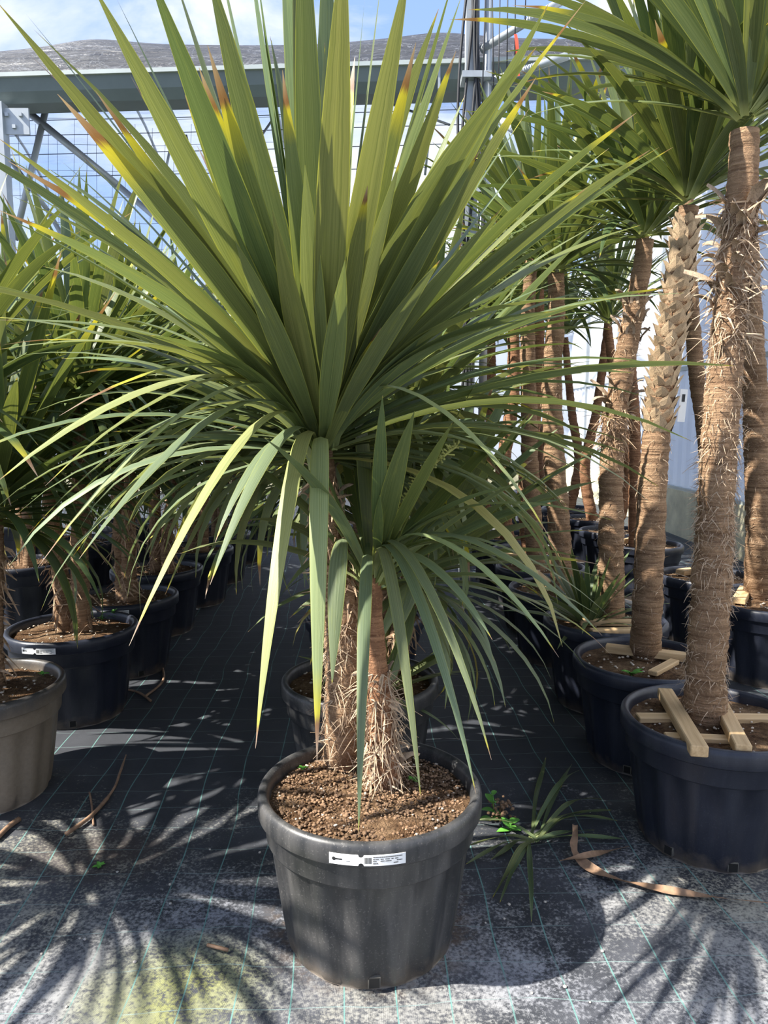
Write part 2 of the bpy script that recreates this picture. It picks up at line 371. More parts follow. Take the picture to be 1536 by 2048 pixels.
# shade net over the next bay's roof, heaped above the gutter
tops = [(-400, 105), (-150, 112), (0, 103), (110, 92), (170, 78), (230, 78), (300, 86), (420, 92), (600, 94), (700, 86), (800, 74), (875, 64), (940, 68), (1050, 82), (1200, 84), (1400, 90)]
vs_, fs_ = [], []
rows = 9
for j, (px, py) in enumerate(tops):
    top = atY(px, py, 8.0); s = min(1.02, max(0.0, (top.x - gA.x) / (gB.x - gA.x))); bot = gA.lerp(gB, s) + Vector((0, 0.10, 0.235)); bot.x = top.x
    for k in range(rows):
        u = k / (rows - 1); p = bot.lerp(top, u); p.z += 0.10 * math.sin(math.pi * u) + 0.03 * noise.noise(p * 2.2); vs_.append(p)
    for k in range(1, 4): vs_.append(top + Vector((0, 0.25 * k, -0.012 * k * k)))
nr = rows + 3
for j in range(len(tops) - 1):
    for k in range(nr - 1): fs_.append((j * nr + k, (j + 1) * nr + k, (j + 1) * nr + k + 1, j * nr + k + 1))
net = mobj('shade_net', vs_, fs_, NET); tag(net, 'dark grey shade net draped over the roof above the gutter beam', 'shade net')
md = net.modifiers.new('s', 'SUBSURF'); md.levels = md.render_levels = 2
# arched clear film of the next bay
vs_, fs_ = [], []
nx, ny = 12, 14
for i in range(nx + 1):
    for k in range(ny + 1):
        u = k / ny; y = 15.0 - 7.5 * u; vs_.append((-13 + 16.7 * i / nx, y, 4.05 + 2.15 * math.sin(math.pi * (u * 0.97)) ** 0.8))
for i in range(nx):
    for k in range(ny): q = i * (ny + 1) + k; fs_.append((q, q + ny + 1, q + ny + 2, q + 1))
film = mobj('roof_film', vs_, fs_, FILM); tag(film, kind='structure')
for i in range(7):
    x = -10.0 + 2.1 * i; pts = [(x, 15.0 - 7.5 * k / 16, 4.02 + 2.15 * math.sin(math.pi * (k / 16 * 0.97)) ** 0.8) for k in range(17)]
    V, Fc = tube(pts, 0.022, 6); mobj('roof_hoop', V, Fc, STEEL, film)

# posts, struts, cables
def strut(p, q, r, m=STEEL, parent=None, name='strut', n=8):
    V, Fc = tube([p, q], r, n); return mobj(name, V, Fc, m, parent)
def post(name, px, Y, ztop, label, w=0.11):
    p = atY(px, 400, Y); e = empty(name, (p.x, Y, 0), label, 'post')
    V, Fc = box(0, 0, ztop / 2, w, w, ztop); mobj('upright', V, Fc, STEEL, e, smooth=False)
    V, Fc = box(0, 0, 0.01, 0.25, 0.25, 0.02); mobj('base_plate', V, Fc, STEEL, e, smooth=False)
    return e, p
pl, ppl = post('steel_post', 8, 6.95, 4.25, 'galvanised steel post holding the gutter beam beside the leafy left row')
V, Fc = box(0.14, 0, 4.1, 0.25, 0.02, 0.22); mobj('bracket', V, Fc, STEEL, pl, smooth=False)
for q in ((0.08, 4.15), (0.2, 4.15), (0.14, 4.05)):
    V, Fc = box(q[0], -0.02, q[1], 0.03, 0.03, 0.03); mobj('bolt', V, Fc, STEEL, pl, smooth=False)
pr, ppr = post('steel_post', 940, 6.62, 7.0, 'galvanised steel post wrapped with black cables in front of the gutter beam')
V, Fc = tube([(0.13, -0.02, 0), (0.13, -0.02, 7.0)], 0.035, 8); mobj('pipe', V, Fc, STEEL, pr)
def world_child(name, vf, m, parent, smooth=True):
    return mobj(name, [Vector(p) - parent.location for p in vf[0]], vf[1], m, parent, smooth=smooth)
rnd = random.Random(5)
for k in range(6):
    pts = []
    for j in range(16):
        z = 1.6 + j * 0.36; pts.append((-0.07 + 0.025 * k + 0.05 * math.sin(j * 0.7 + k) + (0.0 if z < 5 else (z - 5) * 0.05), -0.085 - 0.012 * (k % 3), z))
    V, Fc = tube(catmull(pts, 3), 0.012, 5); mobj('cable', V, Fc, CABLE, pr)
for (x0, y0, x1, y1) in ((962, 100, 1140, -8), (975, 165, 1135, 112), (960, 215, 1090, 300)):
    V, Fc = tube([atY(x0, y0, 6.6), atY(x1, y1, 6.2)], 0.032, 8); world_child('brace', (V, Fc), STEEL, pr)
for k in range(3):
    V, Fc = box(0.03, -0.03, 3.4 + k * 0.9, 0.24, 0.2, 0.05); mobj('clamp', V, Fc, STEEL, pr, smooth=False)
# wires and braces of the next bay seen under the gutter
wires = [(984, 0, 988, 230), (1001, 0, 995, 260), (1016, 0, 1014, 140), (1031, 0, 1030, 110), (1053, -5, 1050, 45), (972, 0, 964, 220)]
for i, (x0, y0, x1, y1) in enumerate(wires):
    p = atY(x0, y0 - 60, 6.3); q = atY(x1, y1, 6.3)
    V, Fc = tube([p, q], 0.005, 5); tag(mobj('hanging_wire', V, Fc, CABLE), 'thin dark wire hanging straight beside the cabled steel post', 'wire', 'wires hanging by the cabled post')
V, Fc = [], []
rb = [atY(1031 + 6 * j / 6 + 1.5 * math.sin(j), 68 + 14 * j, 6.28) for j in range(7)]
vs_ = []; 
for j, p in enumerate(rb): vs_ += [p + Vector((-0.012, 0.006 * math.sin(j * 1.3), 0)), p + Vector((0.012, -0.006 * math.sin(j * 1.3), 0))]
tag(mobj('red_ribbon', vs_, [(2 * j, 2 * j + 1, 2 * j + 3, 2 * j + 2) for j in range(6)], RIBBON), 'narrow red ribbon dangling from a wire by the steel post', 'ribbon')
tr = empty('roof_truss', (-3.3, 7.7, 4.0), 'open truss of grey steel pipes below the gutter, behind the left post', 'truss')
for (x0, y0, x1, y1, r) in ((45, 215, 235, 370, .035), (235, 370, 440, 545, .03), (95, 205, 30, 480, .032), (20, 320, 95, 420, .025), (95, 420, 190, 585, .025), (160, 205, 345, 425, .014), (352, 240, 315, 420, .013), (270, 300, 325, 410, .014), (372, 270, 400, 380, .012), (548, 235, 428, 410, .012), (345, 425, 420, 490, .02), (835, 195, 825, 330, .012), (868, 190, 850, 350, .012), (760, 200, 900, 250, .012)):
    V, Fc = tube([atY(x0, y0, 7.7), atY(x1, y1, 7.7)], r, 8); world_child('pipe', (V, Fc), STEEL, tr)
wm = empty('wire_mesh', (-3.2, 8.2, 3.0), 'thin wire grid stretched below the gutter behind the left row', 'wire mesh')
a = Acc()
for k in range(14): a.add(tube([atY(40 + 26 * k + (5 if k % 3 else -4), 240 + 8 * (k % 4), 8.2), atY(46 + 25 * k, 590, 8.2)], 0.002, 4))
for k in range(7): a.add(tube([atY(20, 235 + 52 * k, 8.2), atY(300, 240 + 52 * k, 8.2), atY(620, 232 + 50 * k, 8.2)], 0.0022, 4))
o = world_child('wires', (a.v, a.f), WIRE, wm); o['kind'] = 'stuff'
for k, y in enumerate((232, 262, 300, 345)):
    V, Fc = tube([atY(-60, y + 12, 7.9), atY(480, y, 7.9), atY(960, y - 14, 7.6)], 0.004, 5); tag(mobj('tension_wire', V, Fc, WIRE), 'dark tension wire running level behind the gutter beam', 'wire', 'level wires below the gutter')

# ================================================================== PLANT BUILDING BLOCKS
def wprof(s):
    a = min(1.0, s / 0.42); a = a * a * (3 - 2 * a); b = 1.0 if s < 0.5 else max(0.0, 1 - ((s - 0.5) / 0.5) ** 1.7)
    return (0.52 + 0.48 * a) * b
def strip(cen, side, nor, width, fold=0.16, flat=0.0):
    n = len(cen); V = []; UV = []
    for i in range(n):
        s = i / (n - 1); hw = 0.5 * width * max(0.012, wprof(s)); d = nor[i] * (fold * hw * 2 * (1 - 0.5 * s))
        V += [cen[i] - side[i] * hw + d, cen[i] - d * 0.3, cen[i] + side[i] * hw + d]; UV += [(0, s), (0.5, s), (1, s)]
    Fc = []
    for i in range(n - 1):
        q = 3 * i; Fc += [(q, q + 1, q + 4, q + 3), (q + 1, q + 2, q + 5, q + 4)]
    return V, Fc, UV
def frame(cen, ref_side, twist):
    n = len(cen); S, N = [], []
    for i in range(n):
        T = (cen[min(n - 1, i + 1)] - cen[max(0, i - 1)]).normalized(); s = ref_side - T * ref_side.dot(T)
        s.normalize(); nn = s.cross(T) if False else T.cross(s) * -1.0
        an = twist * i / (n - 1); S.append(s * math.cos(an) + nn * math.sin(an)); N.append(nn * math.cos(an) - s * math.sin(an))
    return S, N
# library of leaf shapes: unit length, radial +X, growing up +Z
CLS = 15; VARS = 4; LIB = []
rl = random.Random(11)
for c in range(CLS):
    f = c / (CLS - 1); row = []
    for q in range(VARS):
        e = R(88 - 92 * f ** 0.95 + rl.uniform(-3, 3)); droop = R(5 + 18 * f + 68 * f ** 3.0 + rl.uniform(-4, 14) * (0.4 + f)); n = 10
        p = Vector((0, 0, 0)); cen = [p.copy()]; wig = rl.uniform(-.10, .10)
        for i in range(1, n):
            s = (i - 0.5) / (n - 1); an = e - droop * s ** 1.4; h = wig * s; st = 1 / (n - 1)
            p = p + Vector((math.cos(an) * math.cos(h), math.cos(an) * math.sin(h), math.sin(an))) * st; cen.append(p.copy())
        S, N = frame(cen, Vector((0, 1, 0)), rl.uniform(-.55, .55))
        V, Fc, UV = strip(cen, S, N, 0.054, 0.15)
        row.append((mk_mesh('leaf', V, Fc, LEAF, UV), np.array([tuple(v) for v in V]), Fc, UV))
    LIB.append(row)
PAL = {'Y': (0.178, 0.218, 0.082), 'G': (0.122, 0.165, 0.055), 'B': (0.185, 0.228, 0.125), 'P': (0.34, 0.385, 0.175), 'D': (0.080, 0.120, 0.046), 'S': (0.145, 0.188, 0.088)}
def jitter(col, r, k=0.18):
    b = 1 + r.uniform(-k, k); h = r.uniform(-0.1, 0.1); return (col[0] * b * (1 + h), col[1] * b, col[2] * b * (1 - h))
def crown_specs(base, axis, n, L, seed, spread=1.0, lo=0.0, pal=('G', 'G', 'S', 'B'), dry=0.25, stem=0.16, ex=0.85, clear=False):
    r = random.Random(seed); rot = Vector((0, 0, 1)).rotation_difference(Vector(axis).normalized()); out = []
    a0 = r.uniform(0, 6.28)
    for i in range(n):
        f = lo + (1 - lo) * ((i + 0.5) / n) ** ex; f = min(1.0, max(0.0, f * spread + r.uniform(-.05, .05)))
        az = a0 + i * 2.39996 + r.uniform(-.2, .2)
        if clear and f > 0.5 and math.sin(az) < -0.35: az += math.pi * r.choice((0.6, -0.6, 1.0))
        c = min(CLS - 1, int(f * (CLS - 1) + 0.5)); q = r.randrange(VARS)
        p = Vector(base) + rot @ Vector((math.cos(az) * 0.022, math.sin(az) * 0.022, stem * (1 - f) - 0.02))
        l = L * (0.72 + 0.28 * math.sin(math.pi * min(1, 0.25 + f * 0.75))) * r.uniform(0.82, 1.1)
        wd = r.uniform(0.85, 1.15) / max(0.6, L)
        rr = rot @ Quaternion((0, 0, 1), az) @ Quaternion((0, 1, 0), r.uniform(-.10, .10))
        col = jitter(PAL[pal[min(len(pal) - 1, int(f * len(pal)))]], r); d = r.uniform(0.04, 0.3) if r.random() < dry else r.uniform(0, 0.04)
        if f > 0.93 and r.random() < 0.18: col = jitter((0.33, 0.30, 0.10), r)
        out.append((c, q, p, rr, (l, l * wd, l), (*col, d)))
    return out
def crown(parent, *a, **k):
    for (c, q, p, rr, sc, col) in crown_specs(*a, **k):
        o = inst('leaf', LIB[c][q][0], parent, p); o.rotation_mode = 'QUATERNION'; o.rotation_quaternion = rr; o.scale = sc; o.color = col
def crown_joined(parent, specs):
    Vs, Fs, UVs, Ts = [], [], [], []; off = 0
    for (c, q, p, rr, sc, col) in specs:
        _, A, Fc, UV = LIB[c][q]; M = np.array(rr.to_matrix()) @ np.diag(sc); B = A @ M.T + np.array(p)
        Vs.append(B); Fs += [tuple(i + off for i in f) for f in Fc]; UVs += UV; Ts += [col] * len(A); off += len(A)
    me = mk_mesh('foliage', np.vstack(Vs).tolist(), Fs, LEAF_FAR, UVs)
    ca = me.color_attributes.new('tint', 'FLOAT_COLOR', 'POINT'); ca.data.foreach_set('color', np.array(Ts, dtype=np.float32).ravel())
    o = inst('foliage', me, parent); o['kind'] = 'stuff'; return o

# pots -------------------------------------------------------------------------
PR, PH = 0.305, 0.49
prof = [(0.272, 0.44), (0.276, 0.470), (0.280, 0.483), (0.289, 0.490), (0.299, 0.488), (0.305, 0.480), (0.307, 0.470), (0.306, 0.434), (0.303, 0.430), (0.293, 0.430), (0.290, 0.427), (0.285, 0.366), (0.283, 0.362), (0.276, 0.361), (0.274, 0.356), (0.260, 0.25), (0.246, 0.15), (0.236, 0.085), (0.230, 0.060), (0.222, 0.05), (0.0, 0.05)]
prof = [(r_, z_ - 0.05) for (r_, z_) in prof]
def pot_mesh(m):
    n = 96; V = []; Fc = []
    for (r, z) in prof[:-1]:
        for k in range(n):
            a = 2 * math.pi * k / n; rr = r
            if z < 0.307 and z > 0.004:
                u = (k * 16 / n) % 1.0; rr = r - 0.008 * (1 if 0.12 < u < 0.62 else 0)
            V.append((rr * math.cos(a), rr * math.sin(a), z))
    L = len(prof) - 1
    for i in range(L - 1):
        for k in range(n): Fc.append((i * n + k, (i + 1) * n + k, (i + 1) * n + (k + 1) % n, i * n + (k + 1) % n))
    Fc.append(tuple((L - 1) * n + k for k in range(n))); me = mk_mesh('pot', V, Fc, m); return me
POTM = {m.name: pot_mesh(m) for m in (POT_BLACK, POT_NAVY, POT_MUD)}
def soil_mesh(seed, mound=0.0, hi=False):
    nr, n = (26, 84) if hi else (9, 32); V = [(0, 0, 0.40 + mound)]; Fc = []
    for i in range(1, nr + 1):
        r = 0.281 * i / nr
        for k in range(n):
            a = 2 * math.pi * k / n; x, y = r * math.cos(a), r * math.sin(a)
            z = 0.40 + mound * (1 - (r / 0.28) ** 2) + 0.012 * noise.noise(Vector((x * 9 + seed, y * 9, 1))) + (0.007 * noise.noise(Vector((x * 40 + seed, y * 40, 2))) + 0.006 * noise.noise(Vector((x * 90, y * 90 + seed, 2))) if hi else 0.006 * noise.noise(Vector((x * 30 + seed, y * 30, 2))))
            V.append((x, y, min(z, 0.437)))
    for k in range(n): Fc.append((0, 1 + k, 1 + (k + 1) % n))
    for i in range(nr - 1):
        for k in range(n): q = 1 + i * n; Fc.append((q + k, q + n + k, q + n + (k + 1) % n, q + (k + 1) % n))
    return mk_mesh('soil', V, Fc, SOIL)
SOILS = [soil_mesh(7 * i, 0.012) for i in range(4)]
ICO_V = [Vector(p).normalized() for p in ((0, 0, 1), (0.9, 0, .3), (.28, .85, .3), (-.72, .53, .3), (-.72, -.53, .3), (.28, -.85, .3), (.72, .53, -.4), (-.28, .85, -.4), (-.9, 0, -.4), (-.28, -.85, -.4), (.72, -.53, -.4), (0, 0, -1))]
ICO_F = [(0, 1, 2), (0, 2, 3), (0, 3, 4), (0, 4, 5), (0, 5, 1), (1, 6, 2), (2, 7, 3), (3, 8, 4), (4, 9, 5), (5, 10, 1), (6, 7, 2), (7, 8, 3), (8, 9, 4), (9, 10, 5), (10, 6, 1), (11, 7, 6), (11, 8, 7), (11, 9, 8), (11, 10, 9), (11, 6, 10)]
def grit_mesh(name, m, n, seed, s0, s1, zoff=0.006):
    r = random.Random(seed); a = Acc()
    for i in range(n):
        d = 0.265 * math.sqrt(r.random()); an = r.uniform(0, 6.28); s = r.uniform(s0, s1) * r.uniform(.6, 1); z = 0.40 + zoff + 0.014 * (1 - (d / .28) ** 2)
        c = Vector((d * math.cos(an), d * math.sin(an), z)); sx, sy, sz = s * r.uniform(.7, 1.3), s * r.uniform(.7, 1.3), s * r.uniform(.5, .9)
        a.add(([c + Vector((p.x * sx, p.y * sy, p.z * sz)) for p in ICO_V], ICO_F))
    return mk_mesh(name, a.v, a.f, m)
GRITS = [grit_mesh('soil_grit', GRIT, 110, 30 + i, 0.002, 0.008) for i in range(3)]
GRIT_HI = grit_mesh('soil_grit', GRIT, 120, 77, 0.0015, 0.0065)
LUMPS = grit_mesh('soil_crumbs', LUMP, 3000, 78, 0.0015, 0.0065, 0.005)
holeM = mk_mesh('drain_hole', *box(0, 0, 0, 0.012, 0.026, 0.026), HOLE, smooth=False)
burrM = mk_mesh('hole_edge', *box(0, 0, 0, 0.010, 0.032, 0.030), BURR, smooth=False)
def add_pot(e, m, k, holes=(), hi=False):
    p = inst('pot', POTM[m.name], e); p.rotation_euler.z = 0.37 * k
    s = inst('soil', soil_mesh(50, 0.014, True) if hi else SOILS[k % 4], e); s.rotation_euler.z = k
    g = inst('soil_grit', GRIT_HI if hi else GRITS[k % 3], e); g.rotation_euler.z = 1.7 * k; g['kind'] = 'stuff'
    if hi:
        g = inst('soil_crumbs', LUMPS, e); g['kind'] = 'stuff'
    for an in holes:
        r = 0.231
        b_ = inst('hole_edge', burrM, e, (r * math.cos(an), r * math.sin(an), 0.030)); b_.rotation_euler.z = an
        h = inst('drain_hole', holeM, e, ((r + 0.002) * math.cos(an), (r + 0.002) * math.sin(an), 0.030)); h.rotation_euler.z = an
# trunks -----------------------------------------------------------------------
def trunk(parent, pts, radii, m=TRUNK, seed=0, rough=0.05):
    pts = [Vector(p) for p in pts]; Ln = sum((pts[i + 1] - pts[i]).length for i in range(len(pts) - 1)); k = max(2, int(Ln / (len(pts) - 1) / 0.016))
    cp = catmull(pts, k); rp = catmull([Vector((q, 0, 0)) for q in radii], k); r = random.Random(seed)
    V, Fc = tube(cp, [q.x * (1 + r.uniform(-rough, rough)) for q in rp], 14)
    for i, v in enumerate(V):
        c = cp[i // 14]; d = v - c; V[i] = c + d * (1 + 0.10 * noise.noise(v * 14 + Vector((seed, 0, 0))) + 0.07 * noise.noise(v * 55 + Vector((seed, 5, 0))))
    return mobj('trunk', V, Fc, m, parent), cp, [q.x for q in rp]
def fibres(parent, cp, rp, n, z0, z1, seed, ln=0.05, w=0.0022, m=FIBRE, name='fibres', down=0.2, stick=0.6):
    r = random.Random(seed); V, Fc = [], []
    idx = [i for i, p in enumerate(cp) if z0 <= p.z <= z1]
    if not idx: return
    for q in range(n):
        i = r.choice(idx); an = r.uniform(0, 6.283); rad = Vector((math.cos(an), math.sin(an), 0)); tan = Vector((-rad.y, rad.x, 0))
        p = cp[i] + rad * rp[i] * 0.97; dirv = (rad * r.uniform(0.1, stick) + tan * r.uniform(-1, 1) + Vector((0, 0, r.uniform(-1, 0.7) - down))).normalized()
        l = ln * r.uniform(.4, 1.5); curl = rad * r.uniform(-.6, .3) * l + Vector((0, 0, -0.5 * l)) * r.random(); sd_ = dirv.orthogonal().normalized(); sd_.rotate(Quaternion(dirv, r.uniform(0, 6.28))); ww = w * r.uniform(.5, 1.4); o = len(V)
        for k in range(4):
            u = k / 3; c = p + dirv * l * u + curl * u * u; h = ww * (1 - 0.75 * u); V += [c - sd_ * h, c + sd_ * h]
        Fc += [(o + 2 * k, o + 2 * k + 1, o + 2 * k + 3, o + 2 * k + 2) for k in range(3)]
    o = mobj(name, V, Fc, m, parent); o['kind'] = 'stuff'; return o
# papery husk strips (torn leaf bases)
def husk_mesh(seed):
    r = random.Random(seed); n = 6; cen = []; p = Vector((0, 0, 0)); an = R(r.uniform(50, 85)); bend = R(r.uniform(20, 110))
    cen.append(p.copy())
    for i in range(1, n): p = p + Vector((math.cos(an), 0.1 * r.uniform(-1, 1), math.sin(an))) * (1 / (n - 1)); an -= bend / (n - 1); cen.append(p.copy())
    S, N = frame(cen, Vector((0, 1, 0)), r.uniform(-1.2, 1.2)); V, Fc = [], []
    for i in range(n):
        hw = (0.24, 0.25, 0.22, 0.17, 0.11, 0.015 if seed % 2 else 0.05)[i] * r.uniform(.8, 1.15); V += [cen[i] - S[i] * hw + N[i] * 0.1, cen[i], cen[i] + S[i] * hw + N[i] * 0.1]
    for i in range(n - 1): q = 3 * i; Fc += [(q, q + 1, q + 4, q + 3), (q + 1, q + 2, q + 5, q + 4)]
    return mk_mesh('husk', V, Fc, HUSK)
HUSKS = [husk_mesh(i) for i in range(8)]
def husks(parent, cp, rp, n, z0, z1, seed, size=0.09):
    r = random.Random(seed); idx = [i for i, p in enumerate(cp) if z0 <= p.z <= z1]
    for q in range(n):
        i = idx[int((q + 0.5) / n * len(idx))]; an = q * 2.4 + r.uniform(-.4, .4); o = inst('husk', HUSKS[r.randrange(8)], parent, cp[i] + Vector((math.cos(an), math.sin(an), 0)) * rp[i] * 0.9)
        o.rotation_euler = (r.uniform(-.3, .3), r.uniform(-.4, .6), an); s = size * r.uniform(.6, 1.35); o.scale = (s, s * r.uniform(.6, 1.1), s)
# overlapping shield scales
def scale_mesh():
    V = []; 
    for (y, z, x) in ((-.5, -.35, 0), (.5, -.35, 0), (-.55, .1, .10), (.55, .1, .10), (-.30, .5, .28), (.30, .5, .28), (0, .74, .52), (0, -.35, .10), (0, .1, .30), (0, .5, .44)): V.append((x, y, z))
    Fc = [(0, 7, 8, 2), (7, 1, 3, 8), (2, 8, 9, 4), (8, 3, 5, 9), (4, 9, 6), (9, 5, 6)]
    return mk_mesh('leaf_base_scale', V, Fc, SCALE, smooth=False)
SCM = scale_mesh()
def scales(parent, cp, rp, z0, z1, seed, dz=0.042, per=7, size=0.053):
    r = random.Random(seed); z = z0; j = 0
    while z < z1:
        i = min(range(len(cp)), key=lambda k: abs(cp[k].z - z))
        for k in range(per):
            an = 2 * math.pi * (k + 0.5 * (j % 2)) / per + 0.12 * j; o = inst('leaf_base_scale', SCM, parent, cp[i] + Vector((math.cos(an), math.sin(an), 0)) * rp[i] * 0.93)
            o.rotation_euler = (r.uniform(-.12, .12), r.uniform(.05, .34), an); s = size * r.uniform(.9, 1.15); o.scale = (s * 0.8, s, s * r.uniform(.95, 1.2))
        z += dz; j += 1
# small weeds -------------------------------------------------------------------
def oval_leaf_mesh():
    n = 6; V, Fc = [], []
    for i in range(n):
        u = i / (n - 1); hw = 0.30 * math.sin(math.pi * min(1, 0.06 + u * 0.93)) ** 0.8; z = 0.35 * u - 0.5 * u * u
        V += [(u, -hw, z + 0.06), (u, 0, z), (u, hw, z + 0.06)]
    for i in range(n - 1): q = 3 * i; Fc += [(q, q + 1, q + 4, q + 3), (q + 1, q + 2, q + 5, q + 4)]
    return mk_mesh('weed_leaf', V, Fc, WEED)
OVAL = oval_leaf_mesh()
def weed(loc, n, size, seed, label, tall=0.0):
    r = random.Random(seed); e = empty('weed_seedling', loc, label, 'weed')
    V, Fc = tube([(0, 0, -0.01), (0.003, 0.002, tall * 0.5 + 0.004), (0, 0.004, tall + 0.008)], 0.0016, 5); mobj('stem', V, Fc, WEED, e)
    for i in range(n):
        o = inst('weed_leaf', OVAL, e, (0, 0, (tall + 0.004) * ((i % 4) / 3 if tall else 1))); o.rotation_euler = (0, r.uniform(-.7, .1), i * 2.4 + r.uniform(-.3, .3)); s = size * r.uniform(.7, 1.2); o.scale = (s, s, s)
    return e

# plastic plant tag bent round the pot rim: keyhole slot, two notches, barcode, printed lines
def rim_tag(parent, a0, a1, r=0.3085, zc=0.4035, h=0.027, tilt=0.0):
    e = None; n = 120; W = abs(a1 - a0) * r
    def P(u, v, off): an = a0 + (a1 - a0) * u; return Vector(((r + off) * math.cos(an), (r + off) * math.sin(an), zc + v * h + tilt * (u - 0.5)))
    V, Fc = [], []
    for i in range(n + 1):
        u = i / n; nt = 0.5; du = (u - 0.42) * W / 0.0065
        cut = math.sqrt(max(0, 1 - du * du)) * 0.0065 / h if abs(du) < 1 else 0.0
        for off in (0.0, 0.0012): V += [P(u, -nt + cut, off), P(u, nt - cut, off)]
    for i in range(n):
        q = 4 * i; Fc += [(q, q + 1, q + 5, q + 4), (q + 2, q + 6, q + 7, q + 3), (q + 1, q + 3, q + 7, q + 5), (q, q + 4, q + 6, q + 2)]
    Fc += [(0, 2, 3, 1), (4 * n, 4 * n + 1, 4 * n + 3, 4 * n + 2)]
    tg = mobj('plant_tag', V, Fc, TAGW, parent, smooth=False)
    a = Acc()
    def patch(u0, u1, v0, v1): a.add(([P(u0, v0, .0016), P(u1, v0, .0016), P(u1, v1, .0016), P(u0, v1, .0016)], [(0, 1, 2, 3)]))
    cc = 0.065; rr_ = 0.0047
    a.add(([P(cc + rr_ * math.cos(k * .4488) / W, rr_ * math.sin(k * .4488) / h, .0016) for k in range(14)], [tuple(range(14))])); patch(cc, 0.175, -0.07, 0.07)
    patch(0.225, 0.28, -0.16, -0.13)
    mobj('key_slot', a.v, a.f, INK, tg, smooth=False)
    a = Acc(); r_ = random.Random(3); u = 0.465
    while u < 0.555:
        w_ = r_.choice((0.0025, 0.004, 0.0055)); patch(u, u + w_, -0.28, 0.28); u += w_ + r_.choice((0.002, 0.0035))
    mobj('barcode', a.v, a.f, INK, tg, smooth=False)
    a = Acc()
    for (v, spans) in ((0.30, ((0.575, 0.955),)), (0.10, ((0.575, 0.60), (0.605, 0.65), (0.67, 0.71), (0.73, 0.79), (0.81, 0.84), (0.86, 0.90))), (-0.08, ((0.575, 0.62), (0.67, 0.72), (0.73, 0.81), (0.88, 0.955))), (-0.28, ((0.575, 0.64), (0.84, 0.90)))):
        for (u0, u1) in spans:
            u = u0
            while u < u1: w_ = r_.uniform(0.006, 0.012); patch(u, min(u + w_, u1), v - 0.045, v + 0.045); u += w_ + 0.003
    mobj('print', a.v, a.f, INK, tg, smooth=False)
    return tg

# ================================================================== MAIN PLANT
MP = atZ(740, 1565, PH); MP.z = GZ
main = empty('potted_yucca', MP, 'potted yucca with long upright leaves in a tagged dusty black pot standing in the aisle', 'potted plant')
add_pot(main, POT_BLACK, 0, holes=(-math.pi / 2 + 0.06, 0.4, 2.3), hi=True)
rim_tag(main, -math.pi / 2 - 0.30, -math.pi / 2 + 0.295, tilt=0.0)
def lp(px, py, Y): return atY(px, py, Y) - MP
YT = 2.06
t1 = [atZ(690, 1540, 0.42) - MP, lp(692, 1440, YT), lp(690, 1330, YT), lp(684, 1240, YT), lp(668, 1130, YT), lp(655, 1040, YT), lp(645, 940, YT - .02), lp(645, 840, YT - .03)]
tk, cp1, rp1 = trunk(main, t1, [0.068, 0.060, 0.056, 0.054, 0.043, 0.040, 0.034, 0.020], TRUNK, 1, 0.06)
fibres(main, cp1, rp1, 900, 0.38, 0.90, 4, 0.045, 0.0016, FIBRE_TAN)
fibres(main, cp1, rp1, 260, 0.9, 1.28, 5, 0.06, 0.005, FIBRE, stick=0.35, down=0.5)
t2 = [atZ(770, 1585, 0.43) - MP, lp(764, 1480, 1.97), lp(757, 1380, 1.97), lp(750, 1280, 1.98), lp(746, 1200, 1.98), lp(745, 1150, 1.98)]
tk2, cp2, rp2 = trunk(main, t2, [0.050, 0.040, 0.033, 0.027, 0.025, 0.018], TRUNK_RED, 2, 0.08)
fibres(main, cp2, rp2, 800, 0.38, 0.75, 6, 0.06, 0.0022, FIBRE_TAN, name='fibres', down=0.4)
husks(main, cp2, rp2, 14, 0.39, 0.56, 8, 0.065); husks(main, cp1, rp1, 6, 0.39, 0.48, 9, 0.05); husks(main, cp1, rp1, 18, 1.0, 1.3, 10, 0.055)
husks(main, cp2, rp2, 5, 0.68, 0.76, 12, 0.04)
tX = atY(645, 900, YT - .02)

def traced(parent, base, tip, arch, width, col, dry, twist, n=14, sag=0.0, fold=0.15, name='leaf', m=LEAF):
    """base, tip in world space; arch pulls the middle towards the stem's up direction"""
    ch = tip - base; L = ch.length; d = ch.normalized(); up = Vector((0, 0, 1))
    c1 = base + (d * (1 - arch) + up * arch).normalized() * L * 0.42; c2 = base + ch * 0.72 + up * L * (arch * 0.30 - sag)
    cen = []
    for i in range(n):
        u = i / (n - 1); a = (1 - u) ** 3; b = 3 * (1 - u) ** 2 * u; c = 3 * (1 - u) * u * u; e = u ** 3
        cen.append(base * a + c1 * b + c2 * c + tip * e - parent.location)
    rad = Vector((d.x, d.y, 0)); rad = rad.normalized() if rad.length > 0.05 else Vector((0, -1, 0))
    S, N = frame(cen, up.cross(rad), twist); V, Fc, UV = strip(cen, S, N, width, fold)
    o = mobj(name, V, Fc, m, parent, UV); o.color = (*col, dry); return o
rm = random.Random(21)
